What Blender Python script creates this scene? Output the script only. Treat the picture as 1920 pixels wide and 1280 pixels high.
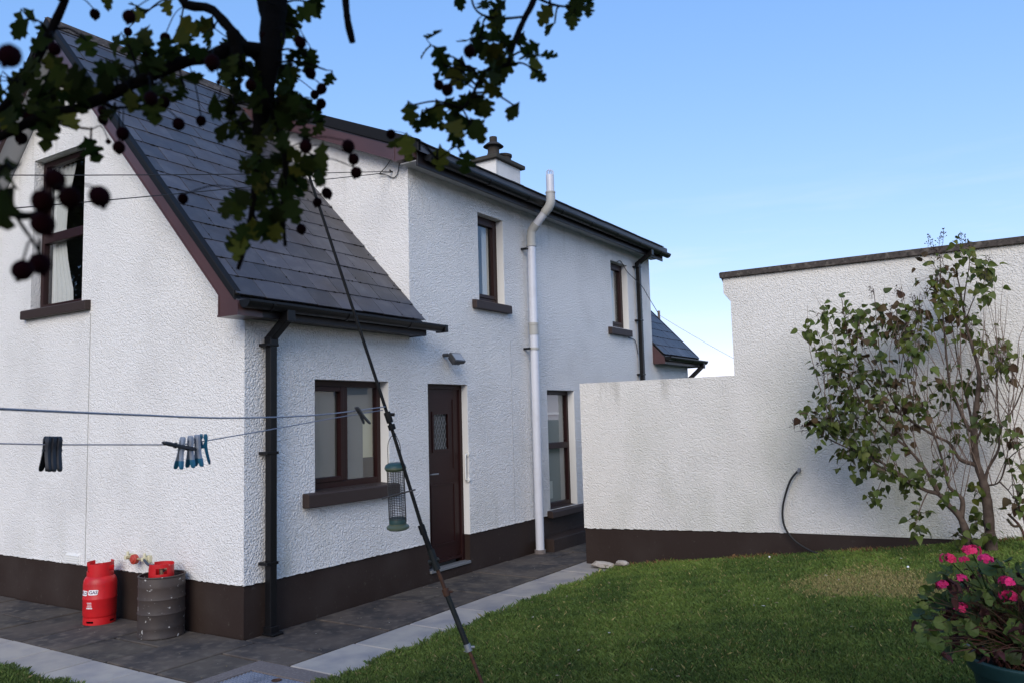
import bpy, bmesh, math, random
import numpy as np
from mathutils import Vector, Matrix, Euler

random.seed(7)
scene = bpy.context.scene
for o in list(bpy.data.objects): bpy.data.objects.remove(o)
COL = scene.collection

# ---------------------------------------------------------------- camera
FPX = 1515.99
CAM = Vector((-4.5947, -5.6058, 1.7600))
RM = Matrix(((0.53597971, -0.06548235, -0.84168748),
             (-0.84381546, -0.07282457, -0.53166912),
             (-0.02648059, 0.99519277, -0.09428751)))
cd = bpy.data.cameras.new('camera')
cam = bpy.data.objects.new('camera', cd); COL.objects.link(cam)
cam.matrix_world = Matrix.Translation(CAM) @ RM.to_4x4()
cd.sensor_width = 36.0; cd.lens = FPX / 1920 * 36
cd.clip_start = 0.05; cd.clip_end = 3000
cd.dof.use_dof = True; cd.dof.focus_distance = 7.0; cd.dof.aperture_fstop = 9.5
scene.camera = cam

# ---------------------------------------------------------------- world, sun, exposure
SUN_DIR = Vector((-0.83, -0.36, 0.50)).normalized()      # from the scene towards the sun
SUN_EL = math.asin(SUN_DIR.z); SUN_AZ = math.atan2(SUN_DIR.x, SUN_DIR.y)
w = bpy.data.worlds.new('World'); scene.world = w; w.use_nodes = True
nt = w.node_tree; nt.nodes.clear()
wo = nt.nodes.new('ShaderNodeOutputWorld'); bg = nt.nodes.new('ShaderNodeBackground')
sky = nt.nodes.new('ShaderNodeTexSky'); sky.sky_type = 'NISHITA'; sky.sun_disc = False
sky.sun_elevation = SUN_EL; sky.sun_rotation = SUN_AZ
sky.altitude = 0; sky.air_density = 1.0; sky.dust_density = 0.25; sky.ozone_density = 4.5
bg.inputs['Strength'].default_value = 0.13
# thin high cloud wisps low in the sky
tc = nt.nodes.new('ShaderNodeTexCoord')
mp_ = nt.nodes.new('ShaderNodeMapping'); mp_.inputs['Scale'].default_value = (1.6, 1.6, 15.0)
ns = nt.nodes.new('ShaderNodeTexNoise'); ns.inputs['Scale'].default_value = 2.6; ns.inputs['Detail'].default_value = 6; ns.inputs['Roughness'].default_value = .55
rp = nt.nodes.new('ShaderNodeValToRGB'); rp.color_ramp.elements[0].position = .50; rp.color_ramp.elements[1].position = .78
sx = nt.nodes.new('ShaderNodeSeparateXYZ')
hr = nt.nodes.new('ShaderNodeMapRange'); hr.inputs['From Min'].default_value = 0.02; hr.inputs['From Max'].default_value = 0.30
hr.inputs['To Min'].default_value = .75; hr.inputs['To Max'].default_value = 0.0
mu = nt.nodes.new('ShaderNodeMath'); mu.operation = 'MULTIPLY'
mx = nt.nodes.new('ShaderNodeMixRGB'); mx.inputs['Color2'].default_value = (3.6, 3.9, 4.3, 1)
L = nt.links.new
L(tc.outputs['Generated'], mp_.inputs['Vector']); L(mp_.outputs[0], ns.inputs['Vector']); L(ns.outputs['Fac'], rp.inputs['Fac'])
L(tc.outputs['Generated'], sx.inputs[0]); L(sx.outputs['Z'], hr.inputs['Value'])
L(rp.outputs['Color'], mu.inputs[0]); L(hr.outputs[0], mu.inputs[1])
# the sky's colour response: green and blue roll off as they get brighter
sr = nt.nodes.new('ShaderNodeSeparateColor'); cr_ = nt.nodes.new('ShaderNodeCombineColor'); L(sky.outputs[0], sr.inputs[0])
for k, (piv, gam) in enumerate(((1.15, .80), (2.15, .58), (4.2, .45))):
    dv = nt.nodes.new('ShaderNodeMath'); dv.operation = 'DIVIDE'; dv.inputs[1].default_value = piv
    pw = nt.nodes.new('ShaderNodeMath'); pw.operation = 'POWER'; pw.inputs[1].default_value = gam
    ml = nt.nodes.new('ShaderNodeMath'); ml.operation = 'MULTIPLY'; ml.inputs[1].default_value = piv
    L(sr.outputs[k], dv.inputs[0]); L(dv.outputs[0], pw.inputs[0]); L(pw.outputs[0], ml.inputs[0]); L(ml.outputs[0], cr_.inputs[k])
L(mu.outputs[0], mx.inputs['Fac']); L(cr_.outputs[0], mx.inputs['Color1']); L(mx.outputs[0], bg.inputs['Color']); L(bg.outputs[0], wo.inputs['Surface'])

sd = bpy.data.lights.new('sun', 'SUN'); sd.energy = 1.36; sd.angle = math.radians(40); sd.color = (1.0, .905, .76)
so = bpy.data.objects.new('sun', sd); COL.objects.link(so); so.location = (-20, -12, 18)
so.rotation_euler = SUN_DIR.to_track_quat('Z', 'Y').to_euler()

scene.view_settings.view_transform = 'Standard'; scene.view_settings.look = 'None'
scene.view_settings.exposure = 0.92; scene.view_settings.gamma = 1.0
scene.render.resolution_x = 1024; scene.render.resolution_y = 682

# ---------------------------------------------------------------- helpers
def pxp(x, y, d):
    """a point d metres in front of the lens along the sight line that was surveyed at (x, y)"""
    v = Vector(((x - 960) / FPX, -(y - 640) / FPX, -1.0)) * d
    return CAM + RM @ v
def on_plane(x, y, ax, val):
    v = RM @ Vector(((x - 960) / FPX, -(y - 640) / FPX, -1.0))
    return CAM + v * ((val - CAM[ax]) / v[ax])
def lawn_z(x, y):
    k = .066 + .064 * min(1, max(0, (x + 3) / 7.2))
    return k * max(0.0, -y - 1.42)
def on_lawn(px, py):
    z = 0.2
    for _ in range(12):
        p = on_plane(px, py, 2, z); z = lawn_z(p.x, p.y)
    return p

class MB:
    def __init__(s): s.v = []; s.f = []
    def add(s, vs, fs):
        n = len(s.v); s.v += [tuple(p) for p in vs]; s.f += [tuple(i + n for i in f) for f in fs]
    def box(s, x0, x1, y0, y1, z0, z1, M=None):
        vs = [Vector((x, y, z)) for x in (x0, x1) for y in (y0, y1) for z in (z0, z1)]
        if M: vs = [M @ p for p in vs]
        s.add(vs, [(0,1,3,2),(4,6,7,5),(0,4,5,1),(2,3,7,6),(0,2,6,4),(1,5,7,3)])
    def bxm(s, m, u0, u1, v0, v1, d0, d1):
        vs = [m(u, v, d) for u in (u0, u1) for v in (v0, v1) for d in (d0, d1)]
        s.add(vs, [(0,1,3,2),(4,6,7,5),(0,4,5,1),(2,3,7,6),(0,2,6,4),(1,5,7,3)])
    def prism(s, pts, a, b):
        """pts: list of points (Vector) of one end; b-a given by vectors added"""
        n = len(pts); vs = [p + a for p in pts] + [p + b for p in pts]
        s.add(vs, [tuple(range(n)), tuple(range(2*n-1, n-1, -1))] + [(i, (i+1) % n, n+(i+1) % n, n+i) for i in range(n)])
    def tube(s, pts, r, n=8, cap=True):
        pts = [Vector(p) for p in pts]; m = len(pts)
        if not isinstance(r, (list, tuple)): r = [r] * m
        up = None; base = len(s.v); vs = []
        for i, p in enumerate(pts):
            t = (pts[min(i+1, m-1)] - pts[max(i-1, 0)])
            if t.length < 1e-9: t = Vector((0,0,1))
            t.normalize()
            if up is None:
                up = t.orthogonal().normalized()
            else:
                up = (up - t * up.dot(t))
                up = up.normalized() if up.length > 1e-6 else t.orthogonal().normalized()
            q = t.cross(up)
            for k in range(n):
                a = 2*math.pi*k/n; vs.append(p + (up*math.cos(a) + q*math.sin(a)) * r[i])
        fs = [(i*n+k, i*n+(k+1) % n, (i+1)*n+(k+1) % n, (i+1)*n+k) for i in range(m-1) for k in range(n)]
        if cap: fs += [tuple(range(n-1, -1, -1)), tuple((m-1)*n+k for k in range(n))]
        s.add(vs, fs)
    def lathe(s, prof, c, n=32, axis=None):
        c = Vector(c); vs = []
        for r, z in prof:
            for k in range(n):
                a = 2*math.pi*k/n; vs.append(c + Vector((r*math.cos(a), r*math.sin(a), z)))
        fs = [(i*n+k, i*n+(k+1) % n, (i+1)*n+(k+1) % n, (i+1)*n+k) for i in range(len(prof)-1) for k in range(n)]
        s.add(vs, fs)
    def ring(s, c, ro, ri, zs, n, mask):
        """thick ring with cut-outs; mask(k, j) True where material stands"""
        c = Vector(c); V = {}
        def vid(side, k, j):
            key = (side, k % n, j)
            if key not in V:
                a = 2*math.pi*(k % n)/n; r = (ro, ri)[side]
                V[key] = len(s.v); s.v.append(tuple(c + Vector((r*math.cos(a), r*math.sin(a), zs[j]))))
            return V[key]
        nj = len(zs)-1
        on = lambda k, j: 0 <= j < nj and mask(k % n, j)
        for k in range(n):
            for j in range(nj):
                if not on(k, j): continue
                for sd_ in (0, 1): s.f.append((vid(sd_,k,j), vid(sd_,k+1,j), vid(sd_,k+1,j+1), vid(sd_,k,j+1)))
                if not on(k, j-1): s.f.append((vid(0,k,j), vid(0,k+1,j), vid(1,k+1,j), vid(1,k,j)))
                if not on(k, j+1): s.f.append((vid(0,k,j+1), vid(0,k+1,j+1), vid(1,k+1,j+1), vid(1,k,j+1)))
                if not on(k-1, j): s.f.append((vid(0,k,j), vid(0,k,j+1), vid(1,k,j+1), vid(1,k,j)))
                if not on(k+1, j): s.f.append((vid(0,k+1,j), vid(0,k+1,j+1), vid(1,k+1,j+1), vid(1,k+1,j)))
    def mesh(s, name, mat=None, smooth=False, recalc=True):
        me = bpy.data.meshes.new(name); me.from_pydata(s.v, [], s.f); me.validate()
        if recalc:
            bm = bmesh.new(); bm.from_mesh(me); bmesh.ops.recalc_face_normals(bm, faces=bm.faces); bm.to_mesh(me); bm.free()
        if smooth:
            me.polygons.foreach_set('use_smooth', [True]*len(me.polygons))
            if smooth != 'all' and hasattr(me, 'set_sharp_from_angle'): me.set_sharp_from_angle(angle=math.radians(40))
        if mat: me.materials.append(mat)
        return me
    def build(s, name, mat, parent=None, smooth=False, bevel=0, recalc=True):
        o = bpy.data.objects.new(name, s.mesh(name, mat, smooth, recalc)); COL.objects.link(o)
        if parent: adopt(o, parent)
        if bevel:
            b = o.modifiers.new('bevel', 'BEVEL'); b.width = bevel; b.segments = 2; b.limit_method = 'ANGLE'; b.angle_limit = math.radians(50)
        return o

def adopt(o, p):
    o.parent = p; o.matrix_parent_inverse = world_of(p).inverted()
def world_of(o):
    m = o.matrix_basis.copy()
    if o.parent: m = world_of(o.parent) @ o.matrix_parent_inverse @ m
    return m
def tag(o, label=None, cat=None, group=None, kind=None):
    if label: o['label'] = label
    if cat: o['category'] = cat
    if group: o['group'] = group
    if kind: o['kind'] = kind
    return o
def thing(name, loc, label, cat, group=None):
    o = bpy.data.objects.new(name, None); COL.objects.link(o); o.location = loc; o.empty_display_size = .1
    return tag(o, label, cat, group)
def inst(name, me, parent, M):
    o = bpy.data.objects.new(name, me); COL.objects.link(o); o.matrix_basis = M
    if parent: adopt(o, parent)
    return o
def catmull(P, n=6):
    P = [Vector(p) for p in P]; Q = [P[0]*2-P[1]] + P + [P[-1]*2-P[-2]]; out = []
    for i in range(1, len(Q)-2):
        for k in range(n):
            t = k/n; a, b, c, d = Q[i-1:i+3]
            out.append(.5*((2*b)+(c-a)*t+(2*a-5*b+4*c-d)*t*t+(3*b-a-3*c+d)*t**3))
    out.append(P[-1]); return out

# ---------------------------------------------------------------- materials
def M_(name, base, rough=.6, spec=.5, metal=0, var=None, bump=None, rnd=0, trans=0):
    """var=(scale, colour2, lo, hi) patchy second colour; bump=(scale, strength, distance); rnd = tint per object"""
    m = bpy.data.materials.new(name); m.use_nodes = True; t = m.node_tree; b = t.nodes['Principled BSDF']
    b.inputs['Roughness'].default_value = rough; b.inputs['Metallic'].default_value = metal
    b.inputs['Specular IOR Level'].default_value = spec
    col = t.nodes.new('ShaderNodeRGB'); col.outputs[0].default_value = (*base, 1); out = col.outputs[0]
    geo = t.nodes.new('ShaderNodeNewGeometry')
    for vv in ([] if not var else (var if isinstance(var, list) else [var])):
        n = t.nodes.new('ShaderNodeTexNoise'); n.inputs['Scale'].default_value = vv[0]; n.inputs['Detail'].default_value = 5
        t.links.new(geo.outputs['Position'], n.inputs['Vector'])
        r = t.nodes.new('ShaderNodeMapRange'); r.inputs['From Min'].default_value = vv[2]; r.inputs['From Max'].default_value = vv[3]
        t.links.new(n.outputs['Fac'], r.inputs['Value'])
        x = t.nodes.new('ShaderNodeMixRGB'); x.inputs['Color2'].default_value = (*vv[1], 1)
        t.links.new(r.outputs[0], x.inputs['Fac']); t.links.new(out, x.inputs['Color1']); out = x.outputs[0]
    if rnd:
        oi = t.nodes.new('ShaderNodeObjectInfo'); h = t.nodes.new('ShaderNodeHueSaturation')
        r = t.nodes.new('ShaderNodeMapRange'); r.inputs['To Min'].default_value = 1-rnd; r.inputs['To Max'].default_value = 1+rnd
        t.links.new(oi.outputs['Random'], r.inputs['Value']); t.links.new(r.outputs[0], h.inputs['Value'])
        r2 = t.nodes.new('ShaderNodeMapRange'); r2.inputs['To Min'].default_value = .5-rnd*.07; r2.inputs['To Max'].default_value = .5+rnd*.07
        mm = t.nodes.new('ShaderNodeMath'); mm.operation = 'FRACT'; m3 = t.nodes.new('ShaderNodeMath'); m3.operation = 'MULTIPLY'; m3.inputs[1].default_value = 17.3
        t.links.new(oi.outputs['Random'], m3.inputs[0]); t.links.new(m3.outputs[0], mm.inputs[0]); t.links.new(mm.outputs[0], r2.inputs['Value'])
        t.links.new(r2.outputs[0], h.inputs['Hue'])
        t.links.new(out, h.inputs['Color']); out = h.outputs[0]
    t.links.new(out, b.inputs['Base Color'])
    if bump:
        n = t.nodes.new('ShaderNodeTexNoise'); n.inputs['Scale'].default_value = bump[0]; n.inputs['Detail'].default_value = 4; n.inputs['Roughness'].default_value = .5
        t.links.new(geo.outputs['Position'], n.inputs['Vector'])
        bp = t.nodes.new('ShaderNodeBump'); bp.inputs['Strength'].default_value = bump[1]; bp.inputs['Distance'].default_value = bump[2]
        t.links.new(n.outputs['Fac'], bp.inputs['Height']); t.links.new(bp.outputs[0], b.inputs['Normal'])
    if trans:
        tb = t.nodes.new('ShaderNodeBsdfTranslucent'); ms = t.nodes.new('ShaderNodeMixShader'); ms.inputs['Fac'].default_value = trans
        t.links.new(out, tb.inputs['Color']); o = t.nodes['Material Output']
        t.links.new(b.outputs[0], ms.inputs[1]); t.links.new(tb.outputs[0], ms.inputs[2]); t.links.new(ms.outputs[0], o.inputs['Surface'])
    return m

def roughcast(name, base, dist=.012, stains=(), grain=1.0):
    m = bpy.data.materials.new(name); m.use_nodes = True; t = m.node_tree; b = t.nodes['Principled BSDF']
    b.inputs['Roughness'].default_value = .85; b.inputs['Specular IOR Level'].default_value = .2
    geo = t.nodes.new('ShaderNodeNewGeometry')
    # dashed render: warped noise ridges plus small stones
    n0 = t.nodes.new('ShaderNodeTexNoise'); n0.inputs['Scale'].default_value = 20; n0.inputs['Detail'].default_value = 2
    va = t.nodes.new('ShaderNodeVectorMath'); va.operation = 'SCALE'; va.inputs['Scale'].default_value = .04
    vb = t.nodes.new('ShaderNodeVectorMath'); vb.operation = 'ADD'
    t.links.new(geo.outputs['Position'], n0.inputs['Vector']); t.links.new(n0.outputs['Color'], va.inputs[0])
    t.links.new(geo.outputs['Position'], vb.inputs[0]); t.links.new(va.outputs[0], vb.inputs[1])
    n1 = t.nodes.new('ShaderNodeTexNoise'); n1.inputs['Scale'].default_value = 58*grain; n1.inputs['Detail'].default_value = 3; n1.inputs['Roughness'].default_value = .5
    vo = t.nodes.new('ShaderNodeTexVoronoi'); vo.feature = 'SMOOTH_F1'; vo.inputs['Scale'].default_value = 66*grain; vo.inputs['Smoothness'].default_value = .4
    t.links.new(vb.outputs[0], n1.inputs['Vector']); t.links.new(vb.outputs[0], vo.inputs['Vector'])
    s1 = t.nodes.new('ShaderNodeMath'); s1.operation = 'MULTIPLY_ADD'; s1.inputs[1].default_value = -.55
    t.links.new(vo.outputs['Distance'], s1.inputs[0]); t.links.new(n1.outputs['Fac'], s1.inputs[2])
    bp = t.nodes.new('ShaderNodeBump'); bp.inputs['Strength'].default_value = 1.0; bp.inputs['Distance'].default_value = dist
    t.links.new(s1.outputs[0], bp.inputs['Height']); t.links.new(bp.outputs[0], b.inputs['Normal'])
    col = t.nodes.new('ShaderNodeRGB'); col.outputs[0].default_value = (*base, 1); out = col.outputs[0]
    # faint overall weathering and tiny pits
    for sc, c2, lo, hi in ((1.3, tuple(c*.88 for c in base), .45, .75), (55, tuple(c*.55 for c in base), .68, .80)):
        n = t.nodes.new('ShaderNodeTexNoise'); n.inputs['Scale'].default_value = sc; n.inputs['Detail'].default_value = 4
        t.links.new(geo.outputs['Position'], n.inputs['Vector'])
        r = t.nodes.new('ShaderNodeMapRange'); r.inputs['From Min'].default_value = lo; r.inputs['From Max'].default_value = hi; t.links.new(n.outputs['Fac'], r.inputs['Value'])
        x = t.nodes.new('ShaderNodeMixRGB'); x.inputs['Color2'].default_value = (*c2, 1)
        t.links.new(r.outputs[0], x.inputs['Fac']); t.links.new(out, x.inputs['Color1']); out = x.outputs[0]
    for sc, zlo, zhi, lo, hi, c2, ylo, yhi in stains:
        # stains run vertically: noise stretched in z, limited to a band of height and length
        mpn = t.nodes.new('ShaderNodeMapping'); mpn.inputs['Scale'].default_value = sc
        n = t.nodes.new('ShaderNodeTexNoise'); n.inputs['Scale'].default_value = 1; n.inputs['Detail'].default_value = 6
        t.links.new(geo.outputs['Position'], mpn.inputs['Vector']); t.links.new(mpn.outputs[0], n.inputs['Vector'])
        r = t.nodes.new('ShaderNodeMapRange'); r.inputs['From Min'].default_value = lo; r.inputs['From Max'].default_value = hi; t.links.new(n.outputs['Fac'], r.inputs['Value'])
        sp = t.nodes.new('ShaderNodeSeparateXYZ'); t.links.new(geo.outputs['Position'], sp.inputs[0])
        z = t.nodes.new('ShaderNodeMapRange'); z.inputs['From Min'].default_value = zlo; z.inputs['From Max'].default_value = zhi; t.links.new(sp.outputs['Z'], z.inputs['Value'])
        yy = t.nodes.new('ShaderNodeMapRange'); yy.inputs['From Min'].default_value = ylo; yy.inputs['From Max'].default_value = yhi; t.links.new(sp.outputs['Y'], yy.inputs['Value'])
        q = t.nodes.new('ShaderNodeMath'); q.operation = 'MULTIPLY'; t.links.new(r.outputs[0], q.inputs[0]); t.links.new(z.outputs[0], q.inputs[1])
        q2 = t.nodes.new('ShaderNodeMath'); q2.operation = 'MULTIPLY'; t.links.new(q.outputs[0], q2.inputs[0]); t.links.new(yy.outputs[0], q2.inputs[1])
        x = t.nodes.new('ShaderNodeMixRGB'); x.inputs['Color2'].default_value = (*c2, 1)
        t.links.new(q2.outputs[0], x.inputs['Fac']); t.links.new(out, x.inputs['Color1']); out = x.outputs[0]
    t.links.new(out, b.inputs['Base Color'])
    return m

def glass_mat():
    m = bpy.data.materials.new('window_glass'); m.use_nodes = True; t = m.node_tree; t.nodes.clear()
    o = t.nodes.new('ShaderNodeOutputMaterial'); ms = t.nodes.new('ShaderNodeMixShader')
    tr = t.nodes.new('ShaderNodeBsdfTransparent'); tr.inputs['Color'].default_value = (.86, .88, .87, 1)
    gl = t.nodes.new('ShaderNodeBsdfGlossy'); gl.inputs['Roughness'].default_value = .012; gl.inputs['Color'].default_value = (.95, .97, 1, 1)
    lw = t.nodes.new('ShaderNodeLayerWeight'); lw.inputs['Blend'].default_value = .5     # two-sided Schlick reflectance of a double pane
    p5 = t.nodes.new('ShaderNodeMath'); p5.operation = 'POWER'; p5.inputs[1].default_value = 5.0
    fr = t.nodes.new('ShaderNodeMath'); fr.operation = 'MULTIPLY_ADD'; fr.inputs[1].default_value = .87; fr.inputs[2].default_value = .13
    t.links.new(lw.outputs['Facing'], p5.inputs[0]); t.links.new(p5.outputs[0], fr.inputs[0])
    t.links.new(fr.outputs[0], ms.inputs['Fac']); t.links.new(tr.outputs[0], ms.inputs[1]); t.links.new(gl.outputs[0], ms.inputs[2]); t.links.new(ms.outputs[0], o.inputs['Surface'])
    return m

mat = dict(
    render=roughcast('white_roughcast', (.80, .79, .77), .014, (
        ((3.5, 3.5, .5), .9, .42, .52, .85, (.62, .62, .57), -50, -49),
        ((7, 7, .45), 4.0, 4.6, .52, .80, (.60, .59, .55), -50, -49))),
    frontrender=roughcast('coarse_front_roughcast', (.80, .79, .77), .022, (
        ((3.5, 3.5, .5), 1.0, .42, .50, .78, (.58, .58, .52), -50, -49),
        ((7, 7, .45), 4.0, 4.6, .52, .80, (.60, .59, .55), -50, -49)), .98),
    wallrender=roughcast('garden_roughcast', (.745, .725, .68), .013, (
        ((5, 5, 1.2), 1.75, 2.2, .50, .74, (.26, .25, .21), -3.2, -1.3),
        ((1.1, 1.1, .35), 2.6, .4, .46, .66, (.45, .46, .30), -2.2, -4.2),
        ((1.4, 1.4, .5), 2.4, .5, .50, .78, (.52, .52, .45), -0.5, -1.6))),
    smoothwhite=M_('white_reveal_paint', (.74, .74, .72), .7, .3, bump=(30, .15, .004)),
    plinth=M_('brown_plinth_paint', (.030, .0195, .0160), .6, .2, var=[(1.7, (.040, .029, .025), .45, .7), (22, (.062, .052, .044), .64, .78)], bump=(40, .25, .004)),
    sill=M_('brown_sill_paint', (.042, .029, .026), .55, .25, bump=(25, .2, .003)),
    frame=M_('mahogany_pvc', (.023, .0075, .007), .4, .25),
    barge=M_('wine_brown_pvc', (.082, .042, .043), .30, .45, var=(3, (.066, .035, .037), .4, .7)),
    fascia=M_('dark_brown_fascia', (.016, .012, .013), .38, .3),
    black=M_('black_plastic', (.006, .006, .007), .38, .28),
    verge=M_('dark_verge_trim', (.010, .010, .011), .6, .15),
    slate=M_('slate', (.056, .055, .065), .50, .5, var=[(9, (.080, .078, .086), .45, .7), (2.2, (.045, .036, .034), .5, .75), (75, (.32, .31, .27), .72, .77)], bump=(60, .25, .004), rnd=.28),
    moss=M_('dark_moss', (.014, .012, .009), .95, .1),
    soffit=M_('pale_soffit', (.45, .45, .45), .6, .3),
    pipe=M_('pale_grey_pvc', (.58, .60, .66), .35, .5, var=(6, (.50, .51, .55), .5, .8)),
    collar=M_('weathered_pvc', (.38, .38, .36), .5, .4),
    stone=M_('dark_cope_stone', (.070, .058, .052), .85, .2, var=[(14, (.16, .14, .12), .52, .72), (40, (.03, .028, .024), .5, .7)], bump=(45, .5, .006)),
    capst=M_('chimney_cap_stone', (.055, .05, .043), .85, .2, var=(18, (.05, .05, .04), .45, .7), bump=(50, .4, .005)),
    pot=M_('chimney_clay', (.04, .034, .03), .8, .2, var=(20, (.05, .045, .04), .45, .7)),
    darkslab=M_('dark_concrete', (.088, .073, .061), .85, .25, var=[(2.3, (.040, .036, .036), .42, .62), (11, (.125, .106, .088), .5, .75), (160, (.30, .28, .26), .73, .78)], bump=(120, .35, .003), rnd=.13),
    paleslab=M_('pale_concrete', (.37, .34, .305), .85, .12, var=[(3, (.25, .24, .245), .42, .68), (70, (.33, .33, .35), .6, .8)], bump=(150, .25, .002), rnd=.08),
    bed=M_('path_bedding', (.010, .009, .008), .95, .1, var=(30, (.022, .018, .013), .45, .7)),
    mortar=M_('sandy_concrete', (.15, .13, .125), .9, .2, var=(60, (.23, .20, .19), .5, .75), bump=(110, .5, .004)),
    steel=M_('galvanised_cover', (.30, .33, .40), .42, .5, metal=.55, var=(9, (.18, .2, .25), .45, .7)),
    dark=M_('dark_hole', (.008, .008, .008), .9, .1),
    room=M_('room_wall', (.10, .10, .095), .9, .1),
    cream=M_('cream_wall', (.62, .58, .40), .8, .2),
    cloth=M_('curtain_cloth', (.74, .74, .73), .9, .1, bump=(20, .1, .01)),
    blind=M_('roller_blind', (.17, .175, .165), .9, .1),
    wood=M_('interior_wood', (.22, .15, .09), .6, .3),
    red=M_('red_gas_paint', (.54, .012, .016), .42, .4, var=[(7, (.40, .010, .014), .42, .72), (60, (.30, .04, .035), .66, .74)], bump=(25, .08, .004)),
    drum=M_('brown_drum_paint', (.058, .044, .038), .6, .35, var=[(4, (.036, .030, .029), .45, .7), (26, (.40, .39, .37), .655, .69)], bump=(30, .2, .004)),
    white=M_('white_plastic', (.72, .71, .66), .4, .5),
    whitetxt=M_('white_label', (.82, .82, .82), .5, .4),
    purple=M_('label_ink', (.10, .03, .10), .5, .4),
    brass=M_('dull_brass', (.42, .34, .20), .45, .5, metal=.3),
    hose=M_('grey_rubber_hose', (.05, .06, .08), .6, .4),
    regred=M_('regulator_red', (.42, .05, .03), .5, .5),
    line=M_('grey_clothes_line', (.26, .26, .30), .5, .4),
    cable=M_('black_cable', (.02, .02, .02), .6, .3),
    pegblack=M_('black_peg', (.012, .013, .018), .42, .5),
    peggrey=M_('grey_peg', (.30, .33, .38), .5, .4),
    pegteal=M_('teal_peg', (.015, .13, .22), .42, .5),
    pole=M_('dark_pole_paint', (.006, .006, .006), .6, .15, var=(22, (.016, .014, .011), .5, .7)),
    poleold=M_('green_grey_pole', (.012, .014, .013), .6, .2, var=(16, (.024, .027, .025), .5, .75)),
    rust=M_('rusty_steel', (.055, .025, .014), .75, .3, var=(40, (.12, .05, .02), .5, .7)),
    zinc=M_('zinc_clamp', (.22, .23, .24), .5, .5, metal=.4),
    feedgreen=M_('green_feeder_plastic', (.085, .105, .065), .5, .4, var=(30, (.07, .10, .05), .5, .7)),
    feedteal=M_('teal_feeder_lid', (.024, .062, .054), .45, .5),
    wire=M_('feeder_wire', (.07, .065, .062), .5, .5, metal=.3),
    bark=M_('dark_bark', (.006, .005, .0045), .95, .05, bump=(70, .5, .006)),
    lilacbark=M_('lilac_bark', (.105, .078, .062), .9, .15, var=(16, (.06, .043, .034), .4, .65), bump=(60, .5, .005)),
    lilactwig=M_('lilac_twig', (.17, .125, .10), .85, .2),
    haw=[M_('hawthorn_leaf_a', (.022, .031, .006), .7, .08, trans=.5, rnd=.3), M_('hawthorn_leaf_b', (.038, .048, .008), .7, .08, trans=.5, rnd=.3), M_('hawthorn_leaf_c', (.085, .085, .012), .7, .10, trans=.35, rnd=.3)],
    berry=M_('dark_red_berry', (.009, .0015, .0025), .8, .03, rnd=.3),
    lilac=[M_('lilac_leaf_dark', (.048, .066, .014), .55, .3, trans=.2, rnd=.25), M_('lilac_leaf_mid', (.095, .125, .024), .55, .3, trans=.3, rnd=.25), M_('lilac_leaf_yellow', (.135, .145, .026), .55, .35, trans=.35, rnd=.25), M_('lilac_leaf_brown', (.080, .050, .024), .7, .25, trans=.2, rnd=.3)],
    seed=M_('dry_seed_head', (.050, .032, .028), .85, .2),
    ger=[M_('geranium_leaf_a', (.034, .058, .012), .6, .35, trans=.2, rnd=.25), M_('geranium_leaf_b', (.085, .120, .022), .6, .35, trans=.25, rnd=.25), M_('geranium_leaf_dry', (.055, .020, .020), .8, .2, trans=.15, rnd=.3)],
    gerstem=M_('geranium_stem', (.055, .045, .022), .7, .3, var=(12, (.10, .035, .03), .45, .6)),
    petal=M_('pink_petal', (.85, .04, .20), .55, .3, trans=.3, rnd=.12),
    potgreen=M_('dark_green_planter', (.018, .055, .058), .42, .5),
    compost=M_('compost', (.022, .016, .012), .95, .1, bump=(60, .6, .01)),
    rock=M_('pale_rock', (.42, .38, .34), .85, .2, var=(14, (.28, .24, .20), .45, .65), bump=(40, .5, .01)),
    soil=M_('lawn_soil', (.030, .036, .014), .95, .1, var=(6, (.055, .045, .022), .45, .7)),
    field=M_('field_grass', (.045, .065, .02), .95, .1, var=(.3, (.06, .07, .025), .4, .7)),
    telewood=M_('weathered_pole_wood', (.16, .13, .11), .9, .1),
    lampbody=M_('grey_floodlight_body', (.05, .05, .052), .5, .4),
    netting=M_('grey_white_blind', (.40, .405, .39), .9, .1),
    doorglass=M_('door_glass', (.05, .055, .055), .12, .5),
    lampglass=M_('floodlight_glass', (.32, .33, .34), .15, .5),
    glass=glass_mat(),
)
# ================================================================ SETTING
g = MB(); g.add([(-500,-500,-.12),(500,-500,-.12),(500,500,-.12),(-500,500,-.12)], [(0,1,2,3)])
tag(g.build('ground', mat['field']), kind='structure')

# path round two sides of the house: bedding plus single slabs
pb = MB()
pb.add([(-1.37,-1.43,-.03),(9.5,-1.43,-.03),(9.5,.05,-.03),(.05,.05,-.03),(.05,6.2,-.03),(-1.37,6.2,-.03)], [(0,1,2,3,4,5)])
path = tag(pb.build('path', mat['bed']), kind='structure')
def slab_mesh(name, lx, ly, m, seed):
    rr = random.Random(seed); b = MB(); j = .0095
    x0, x1, y0, y1 = j, lx-j, j, ly-j
    top = [(x0,y0),(x1,y0),(x1,y1),(x0,y1)]
    vs = [(x, y, -.045) for x, y in top] + [(x, y, -.006) for x, y in top] + [(x+(.006 if x < lx/2 else -.006), y+(.006 if y < ly/2 else -.006), 0) for x, y in top]
    b.add(vs, [(4*i+k, 4*i+(k+1) % 4, 4*i+4+(k+1) % 4, 4*i+4+k) for i in (0,1) for k in range(4)] + [(8,9,10,11)])
    return b.mesh(name, m)
sm = {}
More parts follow.
